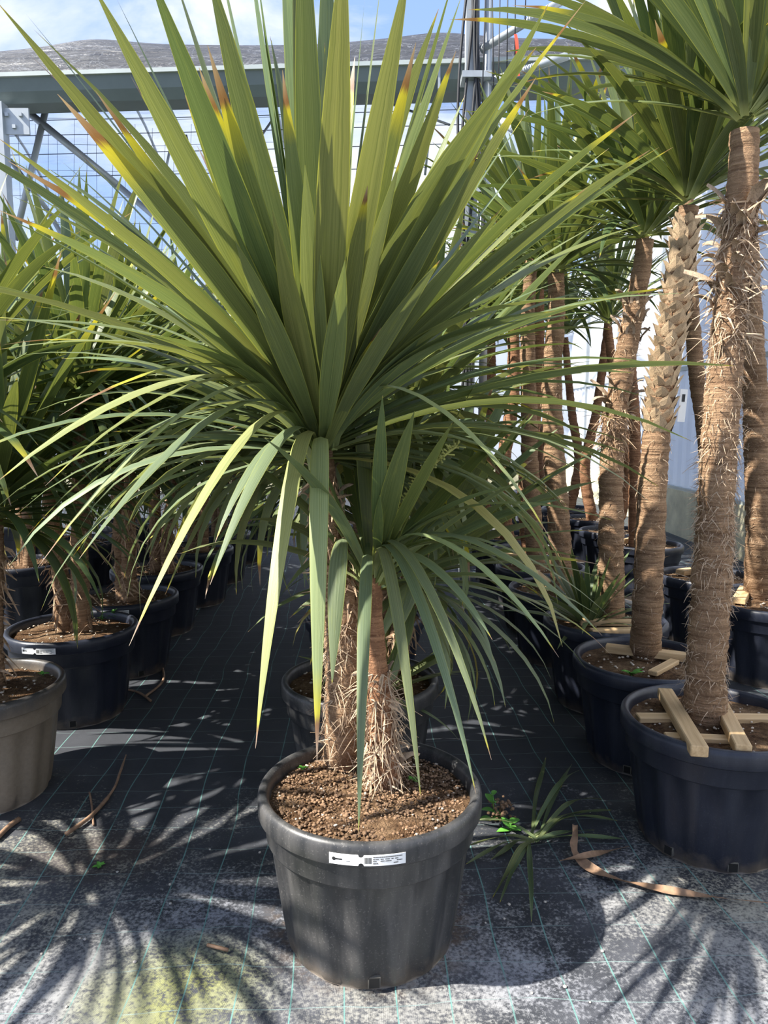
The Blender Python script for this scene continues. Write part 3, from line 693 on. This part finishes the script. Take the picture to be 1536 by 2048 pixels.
# (tip x, tip y, chord, near -1 / far +1, width, arch, dried fraction, colour)
TR = [
 (-5, 5, 1.22, -1, .058, .10, .02, 'Y'), (52, 28, 1.15, 1, .045, .12, .02, 'G'), (180, -40, 1.18, -1, .062, .06, .0, 'Y'), (285, -90, 1.2, -1, .060, .04, 0, 'G'),
 (232, -5, 1.15, 1, .040, .05, .02, 'S'), (430, -120, 1.2, 1, .055, .03, 0, 'S'), (345, -60, 1.22, 1, .050, .03, .02, 'S'), (490, -150, 1.2, 1, .055, .02, 0, 'S'), (505, -120, 1.15, 1, .048, .02, 0, 'G'), (560, -210, 1.22, 1, .066, .02, 0, 'G'),
 (690, -170, 1.22, -1, .066, .0, 0, 'Y'), (655, -220, 1.25, 1, .060, .0, 0, 'S'), (730, -10, 1.1, 1, .026, .0, .02, 'G'), (765, -60, 1.15, 1, .03, .0, .02, 'S'), (822, -90, 1.15, -1, .058, .02, .0, 'Y'), (912, -60, 1.15, 1, .054, .04, 0, 'G'),
 (832, 85, 1.0, -1, .048, .03, .20, 'Y'), (912, 102, 1.02, -1, .05, .04, .10, 'Y'), (1097, 8, 1.16, -1, .058, .06, .02, 'Y'), (1072, 155, 1.05, -1, .056, .07, .13, 'S'), (1062, 212, 1.02, 1, .05, .08, .12, 'S'), (880, 180, .95, -1, .046, .04, .1, 'Y'),
 (735, 372, .80, -1, .060, .02, .12, 'Y'), (658, 282, .86, -1, .05, .0, .10, 'Y'), (565, 140, .98, -1, .048, .02, .16, 'Y'), (415, 90, 1.05, -1, .052, .03, .24, 'Y'), (398, 135, 1.0, -1, .055, .05, .20, 'Y'), (370, 190, .98, -1, .055, .05, .08, 'Y'),
 (410, 285, .88, -1, .052, .05, .10, 'Y'), (190, 180, 1.08, -1, .06, .10, .20, 'Y'), (260, 150, 1.03, 1, .040, .08, .15, 'G'), (115, 188, 1.12, -1, .058, .14, .24, 'Y'), (140, 288, 1.05, 1, .046, .14, .20, 'G'), (-5, 275, 1.12, -1, .046, .16, .03, 'Y'),
 (-3, 420, 1.08, -1, .05, .24, .14, 'Y'), (205, 515, .80, -1, .046, .2, .10, 'Y'), (0, 640, 1.02, -1, .046, .34, .05, 'Y'), (-10, 700, 1.0, -1, .044, .40, .04, 'Y'), (4, 690, 1.0, 1, .036, .42, .35, 'Y'), (70, 612, .95, 1, .042, .30, .06, 'B'), (40, 372, 1.05, 1, .040, .2, .04, 'G'), (120, 320, 1.0, 1, .042, .15, .03, 'S'),
 (85, 430, 1.0, 1, .045, .2, .03, 'G'), (160, 440, .95, 1, .045, .22, .02, 'S'), (90, 660, .95, 1, .040, .36, .03, 'G'),
 (-8, 965, 1.0, -1, .036, .62, .04, 'P'), (118, 832, .95, -1, .034, .55, .30, 'Y'), (90, 972, .95, -1, .036, .66, .06, 'Y'), (76, 1134, 1.0, -1, .036, .72, .10, 'P'), (47, 1081, 1.0, 1, .034, .7, .12, 'B'), (134, 1130, .95, 1, .032, .72, .10, 'P'), (152, 1040, .92, 1, .036, .66, .03, 'B'), (158, 1118, .92, -1, .040, .64, .03, 'B'), (235, 905, .8, -1, .04, .5, .02, 'B'), (190, 930, .85, 1, .036, .55, .02, 'S'), (160, 985, .85, 1, .034, .6, .05, 'S'),
 (258, 1292, .88, -1, .036, .72, .10, 'P'), (420, 1170, .65, -1, .036, .72, .06, 'B'), (520, 1400, .75, 1, .032, .8, .05, 'B'), (330, 1190, .78, 1, .034, .75, .05, 'B'),
 (1300, 300, 1.1, -1, .05, .18, .05, 'Y'), (1175, 375, 1.0, -1, .05, .16, .06, 'S'), (1195, 448, 1.0, 1, .045, .2, .05, 'S'), (1247, 600, 1.08, -1, .036, .40, .06, 'Y'), (1230, 660, 1.0, 1, .036, .42, .05, 'S'), (1110, 622, .88, -1, .045, .34, .04, 'S'), (1075, 555, .9, -1, .046, .26, .05, 'S'), (1080, 690, .85, 1, .042, .4, .04, 'B'), (1130, 560, .95, 1, .044, .26, .04, 'S'), (1125, 470, .95, -1, .05, .2, .04, 'S'), (1060, 640, .82, -1, .044, .35, .03, 'S'),
 (1040, 330, 1.0, 1, .05, .12, .04, 'S'), (1000, 420, .9, -1, .05, .12, .05, 'S'), (960, 300, .95, -1, .05, .08, .06, 'S'), (930, 190, 1.02, 1, .046, .06, .03, 'G'), (775, 90, 1.05, 1, .044, .02, .04, 'G'), (800, 320, .85, -1, .046, .03, .04, 'S'),
 (762, 655, .50, -1, .046, .04, .25, 'Y'), (535, 655, .45, -1, .05, .1, .12, 'Y'), (610, 330, .86, -1, .058, .0, 0, 'Y'), (545, 420, .80, -1, .058, .02, 0, 'Y'), (470, 480, .78, -1, .055, .06, 0, 'Y'), (690, 520, .75, -1, .055, 0, 0, 'Y'), (325, 560, .80, -1, .05, .16, .03, 'Y'), (300, 670, .8, -1, .045, .3, .03, 'G'), (245, 770, .8, 1, .042, .4, .03, 'S'), (880, 520, .80, -1, .05, .12, .05, 'S'), (860, 640, .72, 1, .045, .2, .03, 'S'),
]
cnt = 0
for (x, y, L, sd_, wd, ar, dr, ck) in TR:
    up = max(0.0, min(1.0, (900 - y) / 900)); bx = 645 + 14 * max(-1, min(1, (x - 645) / 400)) ; by = 925 - 95 * up
    B = atY(bx, by, YT - 0.03); tip = at_len(x, y, B, L, sd_); B += Vector((0, 0.018 * sd_, 0))
    traced(main, B, tip, ar, wd * .92, jitter(PAL[ck], rm, .10), dr, rm.uniform(-.35, .35)); cnt += 1
# leaves that hang straight down in front of the trunk, from the big head
for (bx, by, x, y, sd_, L, wd, ar, dr, ck) in ((632, 945, 511, 1497, -1, .80, .042, .80, .07, 'P'), (645, 940, 634, 1528, -1, .78, .046, .70, .16, 'P'), (668, 900, 1108, 1090, -1, .80, .034, .75, .10, 'P'), (690, 1080, 664, 1370, -1, .42, .046, .5, .02, 'B'), (625, 940, 430, 1085, -1, .5, .036, .8, .05, 'B')):
    B = atY(bx, by, YT - .05); tip = at_len(x, y, B, L, sd_); traced(main, B, tip, ar, wd, jitter(PAL[ck], rm, .06), dr, rm.uniform(-.3, .3), sag=-0.06)
# second, lower head
B2 = (745, 1160)
for (x, y, sd_, L, wd, ar, dr, ck) in ((717, 1672, -1, .72, .036, .75, .03, 'B'), (842, 1600, -1, .72, .036, .85, .03, 'B'), (952, 1588, -1, .72, .034, .95, .03, 'B'), (983, 1520, -1, .72, .034, .95, .05, 'B'), (1118, 1315, -1, .70, .032, .80, .06, 'P'), (1205, 1272, -1, .72, .038, .72, .04, 'B'), (1226, 1240, 1, .72, .034, .72, .04, 'B'), (1232, 1043, -1, .72, .040, .45, .04, 'S'),
    (1080, 1190, 1, .6, .036, .7, .04, 'B'), (1035, 970, -1, .55, .042, .3, .02, 'S'), (905, 845, -1, .55, .040, .06, .02, 'G'), (840, 760, 1, .60, .042, .02, .02, 'G'), (680, 880, 1, .5, .036, .05, .02, 'G'), (765, 790, -1, .55, .042, .0, .02, 'G'), (705, 820, 1, .55, .036, .0, .02, 'D'), (960, 900, 1, .55, .038, .12, .02, 'G'), (955, 1090, -1, .42, .034, .3, .03, 'G'), (985, 1280, -1, .5, .034, .8, .04, 'B'), (905, 1330, 1, .5, .034, .9, .04, 'B'), (920, 1030, 1, .45, .04, .2, .02, 'S'), (1000, 1120, 1, .5, .036, .5, .02, 'S'), (760, 990, -1, .32, .03, .05, .02, 'G'), (1140, 1200, -1, .62, .034, .6, .04, 'B'), (620, 1330, 1, .5, .034, .8, .04, 'S'), (570, 1180, 1, .5, .034, .6, .04, 'S')):
    B = atY(B2[0] + (8 if x > 745 else -6), B2[1] - (30 if y < 1100 else -10), 1.97); tip = at_len(x, y, B, L, sd_)
    traced(main, B, tip, ar, wd * .86, jitter(PAL[ck], rm, .10), dr, rm.uniform(-.3, .3))
# fill of the head all round
crown(main, lp(645, 905, YT - .02), (0.0, 0.02, 1), 140, 1.05, 301, spread=1.0, lo=0.30, pal=('G', 'G', 'S', 'S', 'B'), dry=0.12, stem=0.14, ex=0.75, clear=True)
crown(main, lp(645, 860, YT - .02), (0.0, 0.05, 1), 24, 1.12, 303, spread=.52, pal=('S', 'Y', 'G'), dry=0.2, stem=0.06)
crown(main, lp(747, 1165, 1.99), (0.15, -0.05, 1), 18, 0.62, 302, lo=0.1, spread=.75, pal=('G', 'S', 'B'), dry=0.1, stem=0.06, clear=True)
# withered flower stalk behind the lower head
fe = [lp(780, 1100, 1.95), lp(800, 1020, 1.93), lp(850, 945, 1.92), lp(915, 890, 1.91)]
V, Fc = tube(catmull(fe, 6), 0.004, 6); fs = mobj('flower_stalk', V, Fc, FLOWER, main)
a = Acc(); rf = random.Random(9); cpf = catmull(fe, 14)
for i in range(10, len(cpf)):
    for q in range(3):
        d = Vector((rf.uniform(-1, 1), rf.uniform(-1, 1), rf.uniform(-.2, 1))).normalized(); a.add(tube([cpf[i], cpf[i] + d * rf.uniform(.01, .03)], [0.0016, 0.0030], 4))
o = a.obj('flower_buds', FLOWER, fs); o['kind'] = 'stuff'

# ================================================================== OTHER PLANTS
def wedge(name, p, q, label, wdt=0.045, h=0.035, z=0.462):
    p = Vector(p); q = Vector(q); d = (q - p); L = Vector((d.x, d.y, 0)).length; c = (p + q) / 2
    V, Fc = box(0, 0, 0, L, wdt, h); o = mobj(name, V, Fc, WOOD, None, smooth=False); o.location = (c.x, c.y, z + h / 2); o.rotation_euler.z = math.atan2(d.y, d.x)
    md = o.modifiers.new('b', 'BEVEL'); md.width = 0.003; md.segments = 1; return tag(o, label, 'batten')
def tall(px, Y, X, path, label, seed, r0=0.055, m=TRUNK, pot=POT_NAVY, nleaf=92, L=0.86, holes=(), joined=False, axis=(0, 0, 1), pal=('S', 'G', 'G', 'D'), fib=0, spread=0.86):
    e = empty('potted_yucca_tree', (X, Y, GZ), label, 'potted plant', 'tall trunked yuccas in the right rows')
    add_pot(e, pot, seed, holes)
    T, cp, rp = trunk(e, [Vector(p) - e.location for p in path], [r0 * (1.1 - 0.42 * i / (len(path) - 1)) for i in range(len(path))], m, seed, 0.05)
    top = cp[-1]
    if joined: crown_joined(e, crown_specs(top, axis, nleaf, L, seed, spread=spread, pal=pal))
    else: crown(e, top, axis, nleaf, L, seed, spread=spread, pal=pal)
    if fib: fibres(e, cp, rp, fib, 0.45, cp[-1].z - 0.25, seed + 1, 0.030, 0.0014, FIBRE_TAN)
    return e, cp, rp
# first right-hand row -------------------------------------------------------------
RX = 1.115
def pathY(lst, Y): return [atY(x, y, Y) for (x, y) in lst]
e1, c1, r1 = tall(0, 2.43, 1.125, [atZ(1410, 1450, .44)] + pathY([(1412, 1330), (1425, 1130), (1432, 1000), (1445, 800), (1462, 600), (1482, 400), (1490, 262)], 2.42), 'tall yucca with torn papery husks high on its shaggy trunk, battens wedged in its pot', 41, 0.062, nleaf=96, L=0.92, fib=2600, holes=(-math.pi / 2 - .1, -math.pi / 2 - .95), pal=('G', 'Y', 'S', 'D'), spread=.66)
husks(e1, c1, r1, 40, 1.78, 2.12, 43, 0.085); fibres(e1, c1, r1, 420, 1.65, 2.12, 44, 0.07, 0.0035, FIBRE_TAN, stick=0.9)
fibres(e1, c1, r1, 700, 0.8, 1.45, 45, 0.035, 0.0016, FIBRE_TAN, stick=1.2)
e2, c2, r2 = tall(0, 3.055, 1.115, [atZ(1290, 1318, .44)] + pathY([(1295, 1200), (1303, 1000), (1312, 880), (1332, 720), (1352, 600), (1368, 480), (1377, 415)], 3.04), 'tall yucca whose upper trunk is clad in overlapping tan diamond scales', 51, 0.058, nleaf=94, L=0.9, fib=700, holes=(-math.pi / 2 - .6,), axis=(-0.08, 0, 1), spread=.70)
scales(e2, c2, r2, 1.40, 2.22, 52)
V, Fc = box(0, 0, 0, 0.030, 0.002, 0.13); o = mobj('plant_tag', V, Fc, TAGW, e2, smooth=False); o.location = c2[int(len(c2) * .48)] + Vector((0.085, -0.02, 0.02)); o.rotation_euler.y = 0.06
V, Fc = box(0, 0, 0, 0.02, 0.001, 0.03); q = mobj('barcode', V, Fc, INK, o, smooth=False); q.location = (0, -0.002, 0.03); q.scale = (0.6, 1, 1)
e3, c3, r3 = tall(0, 3.68, 1.12, [atZ(1225, 1248, .44)] + pathY([(1222, 1120), (1222, 980), (1228, 850), (1250, 720), (1268, 620), (1283, 540), (1290, 480)], 3.66), 'tall yucca with a collar of dark torn husks halfway up a bent trunk', 61, 0.060, nleaf=96, L=0.9, fib=900, axis=(-0.05, 0, 1), spread=.76)
husks(e3, c3, r3, 22, 1.42, 1.58, 62, 0.085); husks(e3, c3, r3, 20, 1.8, 2.02, 63, 0.075); fibres(e3, c3, r3, 300, 1.3, 1.5, 64, 0.07, 0.003, FIBRE, stick=1.0)
e4, c4, r4 = tall(0, 4.40, 1.06, [Vector((1.08, 4.4, .44))] + pathY([(1118, 1050), (1108, 900), (1104, 750), (1112, 640), (1112, 548)], 4.38), 'tall yucca with a straight two-tone trunk fourth along the batten-wedged row', 71, 0.066, nleaf=90, L=0.95, fib=500)
e5, c5, r5 = tall(0, 5.06, 1.08, [Vector((1.06, 5.06, .44))] + pathY([(1062, 980), (1058, 820), (1055, 650), (1062, 520)], 5.05), 'tall yucca fifth along the batten-wedged row, crown against the gutter', 81, 0.06, nleaf=84, L=0.95)
for k, (Y, dx, zt) in enumerate(((5.72, .02, 2.45), (6.4, -.04, 2.3), (7.1, .05, 2.55), (7.9, -.02, 2.4), (8.7, 0.03, 2.5))):
    e, c_, r_ = tall(0, Y, RX + dx, [Vector((RX + dx, Y, .44)), Vector((RX + dx - .05, Y, 1.0)), Vector((RX + dx + .03, Y, 1.7)), Vector((RX + dx + .02, Y, zt))], ['tall yucca sixth along the batten-wedged row', 'tall yucca seventh along the batten-wedged row', 'tall yucca eighth along the batten-wedged row', 'tall yucca ninth along the batten-wedged row', 'tall yucca at the far end of the batten-wedged row'][k], 90 + k, 0.055, TRUNK_RED, nleaf=74, L=0.95, joined=Y > 7)
# second right-hand row along the wall ------------------------------------------------
QX = 2.12
eq1, cq1, rq1 = tall(0, 4.05, 2.14, [atZ(1516, 1200, .44)] + pathY([(1520, 1050), (1515, 900), (1508, 760), (1500, 620), (1490, 400), (1486, 180)], 4.05), 'tall yucca with an evenly shaggy tan trunk, first in the wall row', 111, 0.072, nleaf=54, L=0.9, fib=1400, spread=.66)
eq2, cq2, rq2 = tall(0, 4.75, 2.10, [Vector((2.12, 4.75, .44))] + pathY([(1420, 1000), (1412, 880), (1395, 760), (1385, 640), (1378, 500), (1372, 330)], 4.75), 'tall yucca with a slim brown trunk in the wall row behind the husk-collared one', 121, 0.055, nleaf=54, L=0.9, spread=.66)
eq3, cq3, rq3 = tall(0, 6.0, 2.12, [Vector((2.05, 6.0, .44))] + pathY([(1270, 960), (1268, 830), (1262, 700), (1285, 560), (1290, 440)], 6.0), 'tall yucca with a slender bent trunk in the wall row, full sunlight on its soil', 131, 0.05, TRUNK_RED, nleaf=44, L=0.9, spread=.66)
for k, (Y, dx, zt, ln) in enumerate(((6.75, -.02, 2.3, .12), (7.6, .03, 2.6, -.1), (8.5, 0, 2.4, .1), (9.5, -.05, 2.5, -.1), (10.6, .03, 2.5, .1))):
    tall(0, Y, QX + dx, [Vector((QX + dx, Y, .44)), Vector((QX + dx + ln, Y, 1.0)), Vector((QX + dx, Y, 1.6)), Vector((QX + dx - ln, Y, zt))], ['tall yucca fourth along the wall row', 'tall yucca fifth along the wall row', 'tall yucca sixth along the wall row', 'tall yucca seventh along the wall row', 'tall yucca at the far end of the wall row'][k], 140 + k, 0.055, TRUNK_RED, nleaf=36, L=0.9, joined=True, spread=.7)
# battens wedged round the trunk bases
def bz(x0, y0, x1, y1, label, w_=0.045, h=0.035, z=0.462): return wedge('wooden_batten', atZ(x0, y0, z + h), atZ(x1, y1, z + h), label, w_, h, z)
bz(1330, 1376, 1400, 1492, 'grey weathered batten with soil crumbs, on the near pot of the right row, aisle side', 0.052, 0.036, 0.470)
bz(1436, 1392, 1488, 1490, 'honey coloured batten lying beside the trunk, on the wall side of the near right pot', 0.048, 0.036, 0.470)
bz(1275, 1430, 1545, 1432, 'half buried rough batten under the two crossing ones, behind the trunk', 0.05, 0.02, 0.456)
bz(1330, 1468, 1480, 1475, 'half buried stub of batten under the two crossing ones, in front of the trunk', 0.04, 0.018, 0.456)
bz(1212, 1288, 1388, 1308, 'pale batten lying across the pot behind the diamond-scaled trunk', 0.045, 0.035, 0.466)
bz(1305, 1342, 1350, 1318, 'short batten offcut in front of the diamond-scaled trunk', 0.04, 0.02, 0.462)
bz(1160, 1238, 1270, 1240, 'pale batten behind the bent husk-collared trunk', 0.04, 0.03, 0.466)
bz(1182, 1258, 1275, 1256, 'pale batten in front of the bent husk-collared trunk', 0.045, 0.03, 0.466)
bz(1478, 1196, 1492, 1172, 'broad short batten beside the evenly shaggy trunk', 0.07, 0.035, 0.466)
bz(1360, 1140, 1405, 1133, 'sunlit batten in the wall row pot behind the slim brown trunk', 0.07, 0.035, 0.466)
bz(1255, 1078, 1300, 1068, 'sunlit batten in the pot of the slender bent trunk by the wall', 0.07, 0.04, 0.466)
bz(1010, 1106, 1075, 1112, 'shaded batten in the fifth pot of the right row', 0.05, 0.035, 0.466)
bz(1070, 1140, 1100, 1165, 'slanting shaded batten in the fourth pot of the right row', 0.05, 0.035, 0.466)
# low shoot beside the bent trunk
sh = empty('yucca_shoot', (1.03, 3.66, 0.455), 'small spiky yucca shoot growing beside the bent husk-collared trunk', 'shoot'); crown(sh, (0, 0, 0.0), (-.1, 0, 1), 44, 0.42, 155, spread=0.75, pal=('D', 'S', 'S'), dry=.05, stem=.05)

# left row ------------------------------------------------------------------------
def bushy(X, Y, heads, label, seed, pot=POT_NAVY, L=0.95, n=70, joined=False, holes=(), group='bushy yuccas in the left rows', pal=('S', 'G', 'G', 'D', 'D'), shag=160):
    e = empty('potted_yucca', (X, Y, GZ), label, 'potted plant', group); add_pot(e, pot, seed, holes); sp = []
    for j, (hx, hy, hz, ax) in enumerate(heads):
        T, cp, rp = trunk(e, [(hx * .5, hy * .5, .38), (hx * .6, hy * .6, .38 + (hz - .38) * .4), (hx * .9, hy * .9, .38 + (hz - .38) * .75), (hx, hy, hz)], [.045, .04, .034, .026], TRUNK, seed + j, .08)
        if shag: fibres(e, cp, rp, shag, .44, hz - .1, seed + j, .07, .006, FIBRE, name='dead_fibres', down=.6)
        a_ = ((hx, hy, hz), ax, n, L * (1 - .06 * j), seed * 3 + j)
        if joined: sp += crown_specs(*a_, pal=pal, ex=.62, stem=.22)
        else: crown(e, *a_, pal=pal, ex=.62, stem=.22)
    if joined: crown_joined(e, sp)
    return e
bushy(-2.05, 1.85, [(0, 0, 1.25, (0.1, 0, 1))], 'bushy yucca at the near end of the left row', 201, POT_BLACK, n=96)
bushy(-1.545, 2.74, [(-.08, 0, 1.38, (-.05, 0, 1)), (.05, .1, 1.05, (.1, 0, 1))], 'bushy yucca in the mud-caked black pot of the left row', 203, POT_MUD, n=110, holes=(-1.2,))
l2 = bushy(-1.52, 3.54, [(.08, .02, 1.50, (.05, 0, 1)), (-.1, .05, 1.18, (-.15, 0, 1))], 'bushy yucca in a navy pot with a white tag on its rim, left row', 206, POT_NAVY, n=115, holes=(-1.25,))
rim_tag(l2, -math.pi / 2 - 0.36, -math.pi / 2 + 0.16)
l3 = bushy(-1.50, 4.20, [(0, 0, 1.55, (0, 0, 1)), (.1, -.1, 1.2, (.1, 0, 1))], 'bushy yucca in a navy pot just behind the tagged pot of the left row', 209, POT_NAVY, n=115, holes=(-.9,))
rim_tag(l3, -math.pi / 2 + 0.0, -math.pi / 2 + 0.42)
bushy(-1.55, 5.0, [(0, 0, 1.6, (0, 0, 1)), (.15, -.05, 1.15, (.3, 0, 1))], 'bushy yucca fifth along the left row, leaves hanging over the aisle', 212, n=115)
bushy(-1.50, 5.8, [(0, 0, 1.7, (0, 0, 1)), (.15, -.05, 1.2, (.2, 0, 1))], 'bushy yucca sixth along the left row', 215, n=100, shag=0)
for k, (X, Y, z) in enumerate(((-1.5, 6.6, 1.8), (-1.5, 7.5, 1.9), (-1.5, 8.6, 1.9), (-2.55, 4.3, 1.85), (-2.55, 5.2, 1.95), (-2.55, 6.2, 1.9), (-2.55, 7.3, 2.0), (-3.6, 5.9, 1.95), (-3.6, 7.2, 2.0))):
    bushy(X, Y, [(0, 0, z - .15, (0, 0, 1)), (.12, -.1, z - .65, (.1, -.1, 1))], ['bushy yucca seventh along the left row', 'bushy yucca eighth along the left row', 'bushy yucca ending the left row', 'bushy yucca opening the second left row', 'bushy yucca second in the second left row', 'bushy yucca third in the second left row', 'bushy yucca ending the second left row', 'bushy yucca opening the third left row', 'bushy yucca ending the third left row'][k], 230 + 3 * k, n=110, joined=True, shag=0)
# middle row behind the main plant ---------------------------------------------------
M2 = atZ(720, 1352, PH)
m2 = bushy(M2.x, M2.y, [(.16, .05, 1.30, (.25, .1, 1)), (-.12, .08, 1.18, (-.35, .1, 1)), (.20, -.06, .80, (.45, -.1, 1))], 'bushy yucca in the black pot directly behind the aisle plant', 260, POT_BLACK, L=0.86, n=88, pal=('G', 'S', 'S', 'B', 'S'), group='bushy yuccas in the middle row')
crown(m2, (.07, -.12, .42), (.35, -.1, 1), 20, 0.42, 265, spread=.8, pal=('G', 'S', 'S'), dry=.05, stem=.04)
rim_tag(m2, -math.pi / 2 - 0.1, -math.pi / 2 + 0.34)
for k, (X, Y, z) in enumerate(((-.1, 3.75, 1.45), (-.05, 4.7, 1.55), (-.12, 5.8, 1.6), (-.05, 7.2, 1.7))):
    bushy(X, Y, [(.1, 0, z, (.1, 0, 1)), (-.15, 0, z - .3, (-.2, 0, 1))], ['bushy yucca third in the middle row', 'bushy yucca fourth in the middle row', 'bushy yucca fifth in the middle row', 'bushy yucca ending the middle row'][k], 270 + 3 * k, n=110, joined=True, shag=0, group='bushy yuccas in the middle row')

# ================================================================== SMALL THINGS
def ground_leaf(parent, pts, width, col, dry, seed, m=LEAF, name='leaf'):
    r = random.Random(seed); cen = [p - parent.location if parent else p for p in catmull(pts, 5)]; n = len(cen)
    S, N = [], []
    for i in range(n):
        T = (cen[min(n - 1, i + 1)] - cen[max(0, i - 1)]).normalized(); s = T.cross(Vector((0, 0, 1))).normalized(); an = r.uniform(-.1, .1) + 0.5 * math.sin(i * .5 + seed); nn = s.cross(T) * 1.0
        S.append(s * math.cos(an) + nn * math.sin(an)); N.append(nn)
    V, Fc, UV = strip(cen, S, N, width, .15); o = mobj(name, V, Fc, m, parent, UV); o.color = (*col, dry); return o
gb = empty('pulled_yucca_shoot', atG(1066, 1690, 0.0), 'uprooted green yucca shoot lying flat on the ground cloth beside the aisle pot', 'shoot')
gr = random.Random(4)
for i, (x, y) in enumerate(((1092, 1513), (1144, 1528), (1159, 1540), (1206, 1598), (1198, 1622), (1237, 1642), (1256, 1679), (935, 1692), (931, 1729), (981, 1720), (1018, 1758), (983, 1799), (999, 1807), (1063, 1845), (950, 1640), (1190, 1660), (1125, 1570), (1225, 1620))):
    B = gb.location + Vector((gr.uniform(-.02, .03), gr.uniform(-.02, .02), .018)); T = atG(x, y, .012); H = gr.uniform(.02, .07) if y < 1650 else gr.uniform(.01, .04)
    ground_leaf(gb, [B, B.lerp(T, .35) + Vector((gr.uniform(-.01, .01), 0, H)), B.lerp(T, .7) + Vector((0, 0, H * .7)), T], .0175, jitter(PAL['S'], gr, .2), gr.uniform(.02, .12), i)
a = Acc()
for i in range(90):
    c = atG(1000 + gr.gauss(0, 10), 1632 + gr.gauss(0, 10), .0) + Vector((0, 0, gr.uniform(.004, .05))); s = gr.uniform(.002, .008); a.add(([c - gb.location + p * s for p in ICO_V], ICO_F))
o = a.obj('root_soil', LUMP, gb); o['kind'] = 'stuff'
weed(atG(985, 1640, 0.0), 9, .045, 5, 'bright green weed sprouting by the root ball of the uprooted shoot', .09)
weed(atG(1020, 1662, 0.0), 5, .05, 6, 'broad green weed leaves flat against the uprooted shoot', .02)
dl = [atG(1150, 1650, .06), atG(1150, 1672, .045), atG(1148, 1700, .03), atG(1168, 1728, .015), atG(1215, 1753, .012), atG(1293, 1773, .012), atG(1380, 1788, .012), atG(1460, 1798, .012), atG(1560, 1808, .012)]
o = ground_leaf(None, dl, .034, (0, 0, 0), 0, 3, DRYLEAF, 'dried_leaf'); tag(o, 'long curling dried brown leaf sweeping across the ground cloth', 'dried leaf')
o = ground_leaf(None, [atG(1120, 1722, .02), atG(1170, 1712, .03), atG(1215, 1703, .015), atG(1260, 1692, .012)], .022, (0, 0, 0), 0, 8, DRYLEAF, 'dried_leaf'); tag(o, 'short dried brown leaf pointing from the uprooted shoot to the navy pot', 'dried leaf')
def stick(pts, r, label, m=DRYLEAF):
    V, Fc = tube(catmull(pts, 5), r, 6); return tag(mobj('dry_stalk', V, Fc, m), label, 'stalk')
stick([atG(252, 1510, .012), atG(240, 1545, .016), atG(226, 1580, .014), atG(186, 1628, .014), atG(132, 1668, .012)], [.003] * 3 + [.005] * 9 + [.008] * 9, 'long bent dry stalk lying across the ground cloth left of the aisle pot')
stick([atG(179, 1585, .006), atG(184, 1615, .006), atG(187, 1650, .006)], .004, 'short thin dry stalk lying under the long bent one')
stick([atG(324, 1330, .008), atG(326, 1362, .01), atG(290, 1393, .008)], .007, 'curved dry stalk on the aisle beside the tagged left pot')
stick([atG(255, 1379, .008), atG(280, 1386, .008), atG(302, 1402, .006)], .006, 'small dry stalk meeting the curved one beside the tagged left pot')
stick([atG(-10, 1680, .01), atG(15, 1655, .012), atG(38, 1638, .01)], .010, 'stubby brown husk on the ground below the mud-caked pot')
stick([atG(415, 1890, .008), atG(440, 1896, .016), atG(456, 1900, .008)], .005, 'small curled brown shred on the ground cloth left of the aisle pot')
rp_ = random.Random(8)
pm = mk_mesh('pebble', [p * 1.0 for p in ICO_V], ICO_F, STONE)
spots = [(160, 1878), (170, 1880), (48, 1776), (62, 1781), (270, 1925), (38, 1833), (1160, 1770), (1018, 1810), (1020, 1520), (1090, 1805), (340, 1770), (420, 1700), (235, 1745), (1130, 1975), (1180, 1625)] + [(rp_.uniform(20, 520), rp_.uniform(1620, 2030)) for _ in range(5)] + [(rp_.uniform(960, 1500), rp_.uniform(1780, 2030)) for _ in range(5)]
for (x, y) in spots:
    s = rp_.uniform(.003, .006); o = inst('pebble', pm, None, atG(x, y, 0) + Vector((0, 0, s * .5))); o.scale = (s * rp_.uniform(.8, 1.3), s, s * .7); o.rotation_euler.z = rp_.uniform(0, 6)
    tag(o, 'tiny pale pebble lying on the dark ground cloth', 'pebble', 'pebbles scattered on the ground cloth')
def lw(px, py, z=.455): return atZ(px, py, z)
weed(lw(1262, 1352), 6, .045, 11, 'leafy green seedling on the soil under the diamond-scaled trunk')
weed(lw(85, 1352), 5, .028, 12, 'small green seedling by the rim of the mud-caked pot')
weed(lw(228, 1236), 7, .03, 13, 'small green seedling by the rim of the tagged left pot', .03)
weed(lw(205, 1240), 5, .026, 14, 'tiny green seedling beside the trunk in the tagged left pot', .03)
weed(lw(775, 1345), 12, .045, 15, 'clump of bright green weeds in the pot behind the aisle plant', .06)
weed(lw(825, 1562, .46), 6, .018, 16, 'tiny clover weed on the soil of the aisle pot, right of the trunks')
weed(lw(606, 1540, .46), 5, .015, 17, 'tiny clover weed on the soil of the aisle pot, left of the trunks')
weed(atG(200, 1735, 0), 5, .022, 18, 'lone green seedling sprouting through the ground cloth')
weed(lw(1055, 1150), 8, .06, 19, 'shaded green weeds in the fourth pot of the right row')
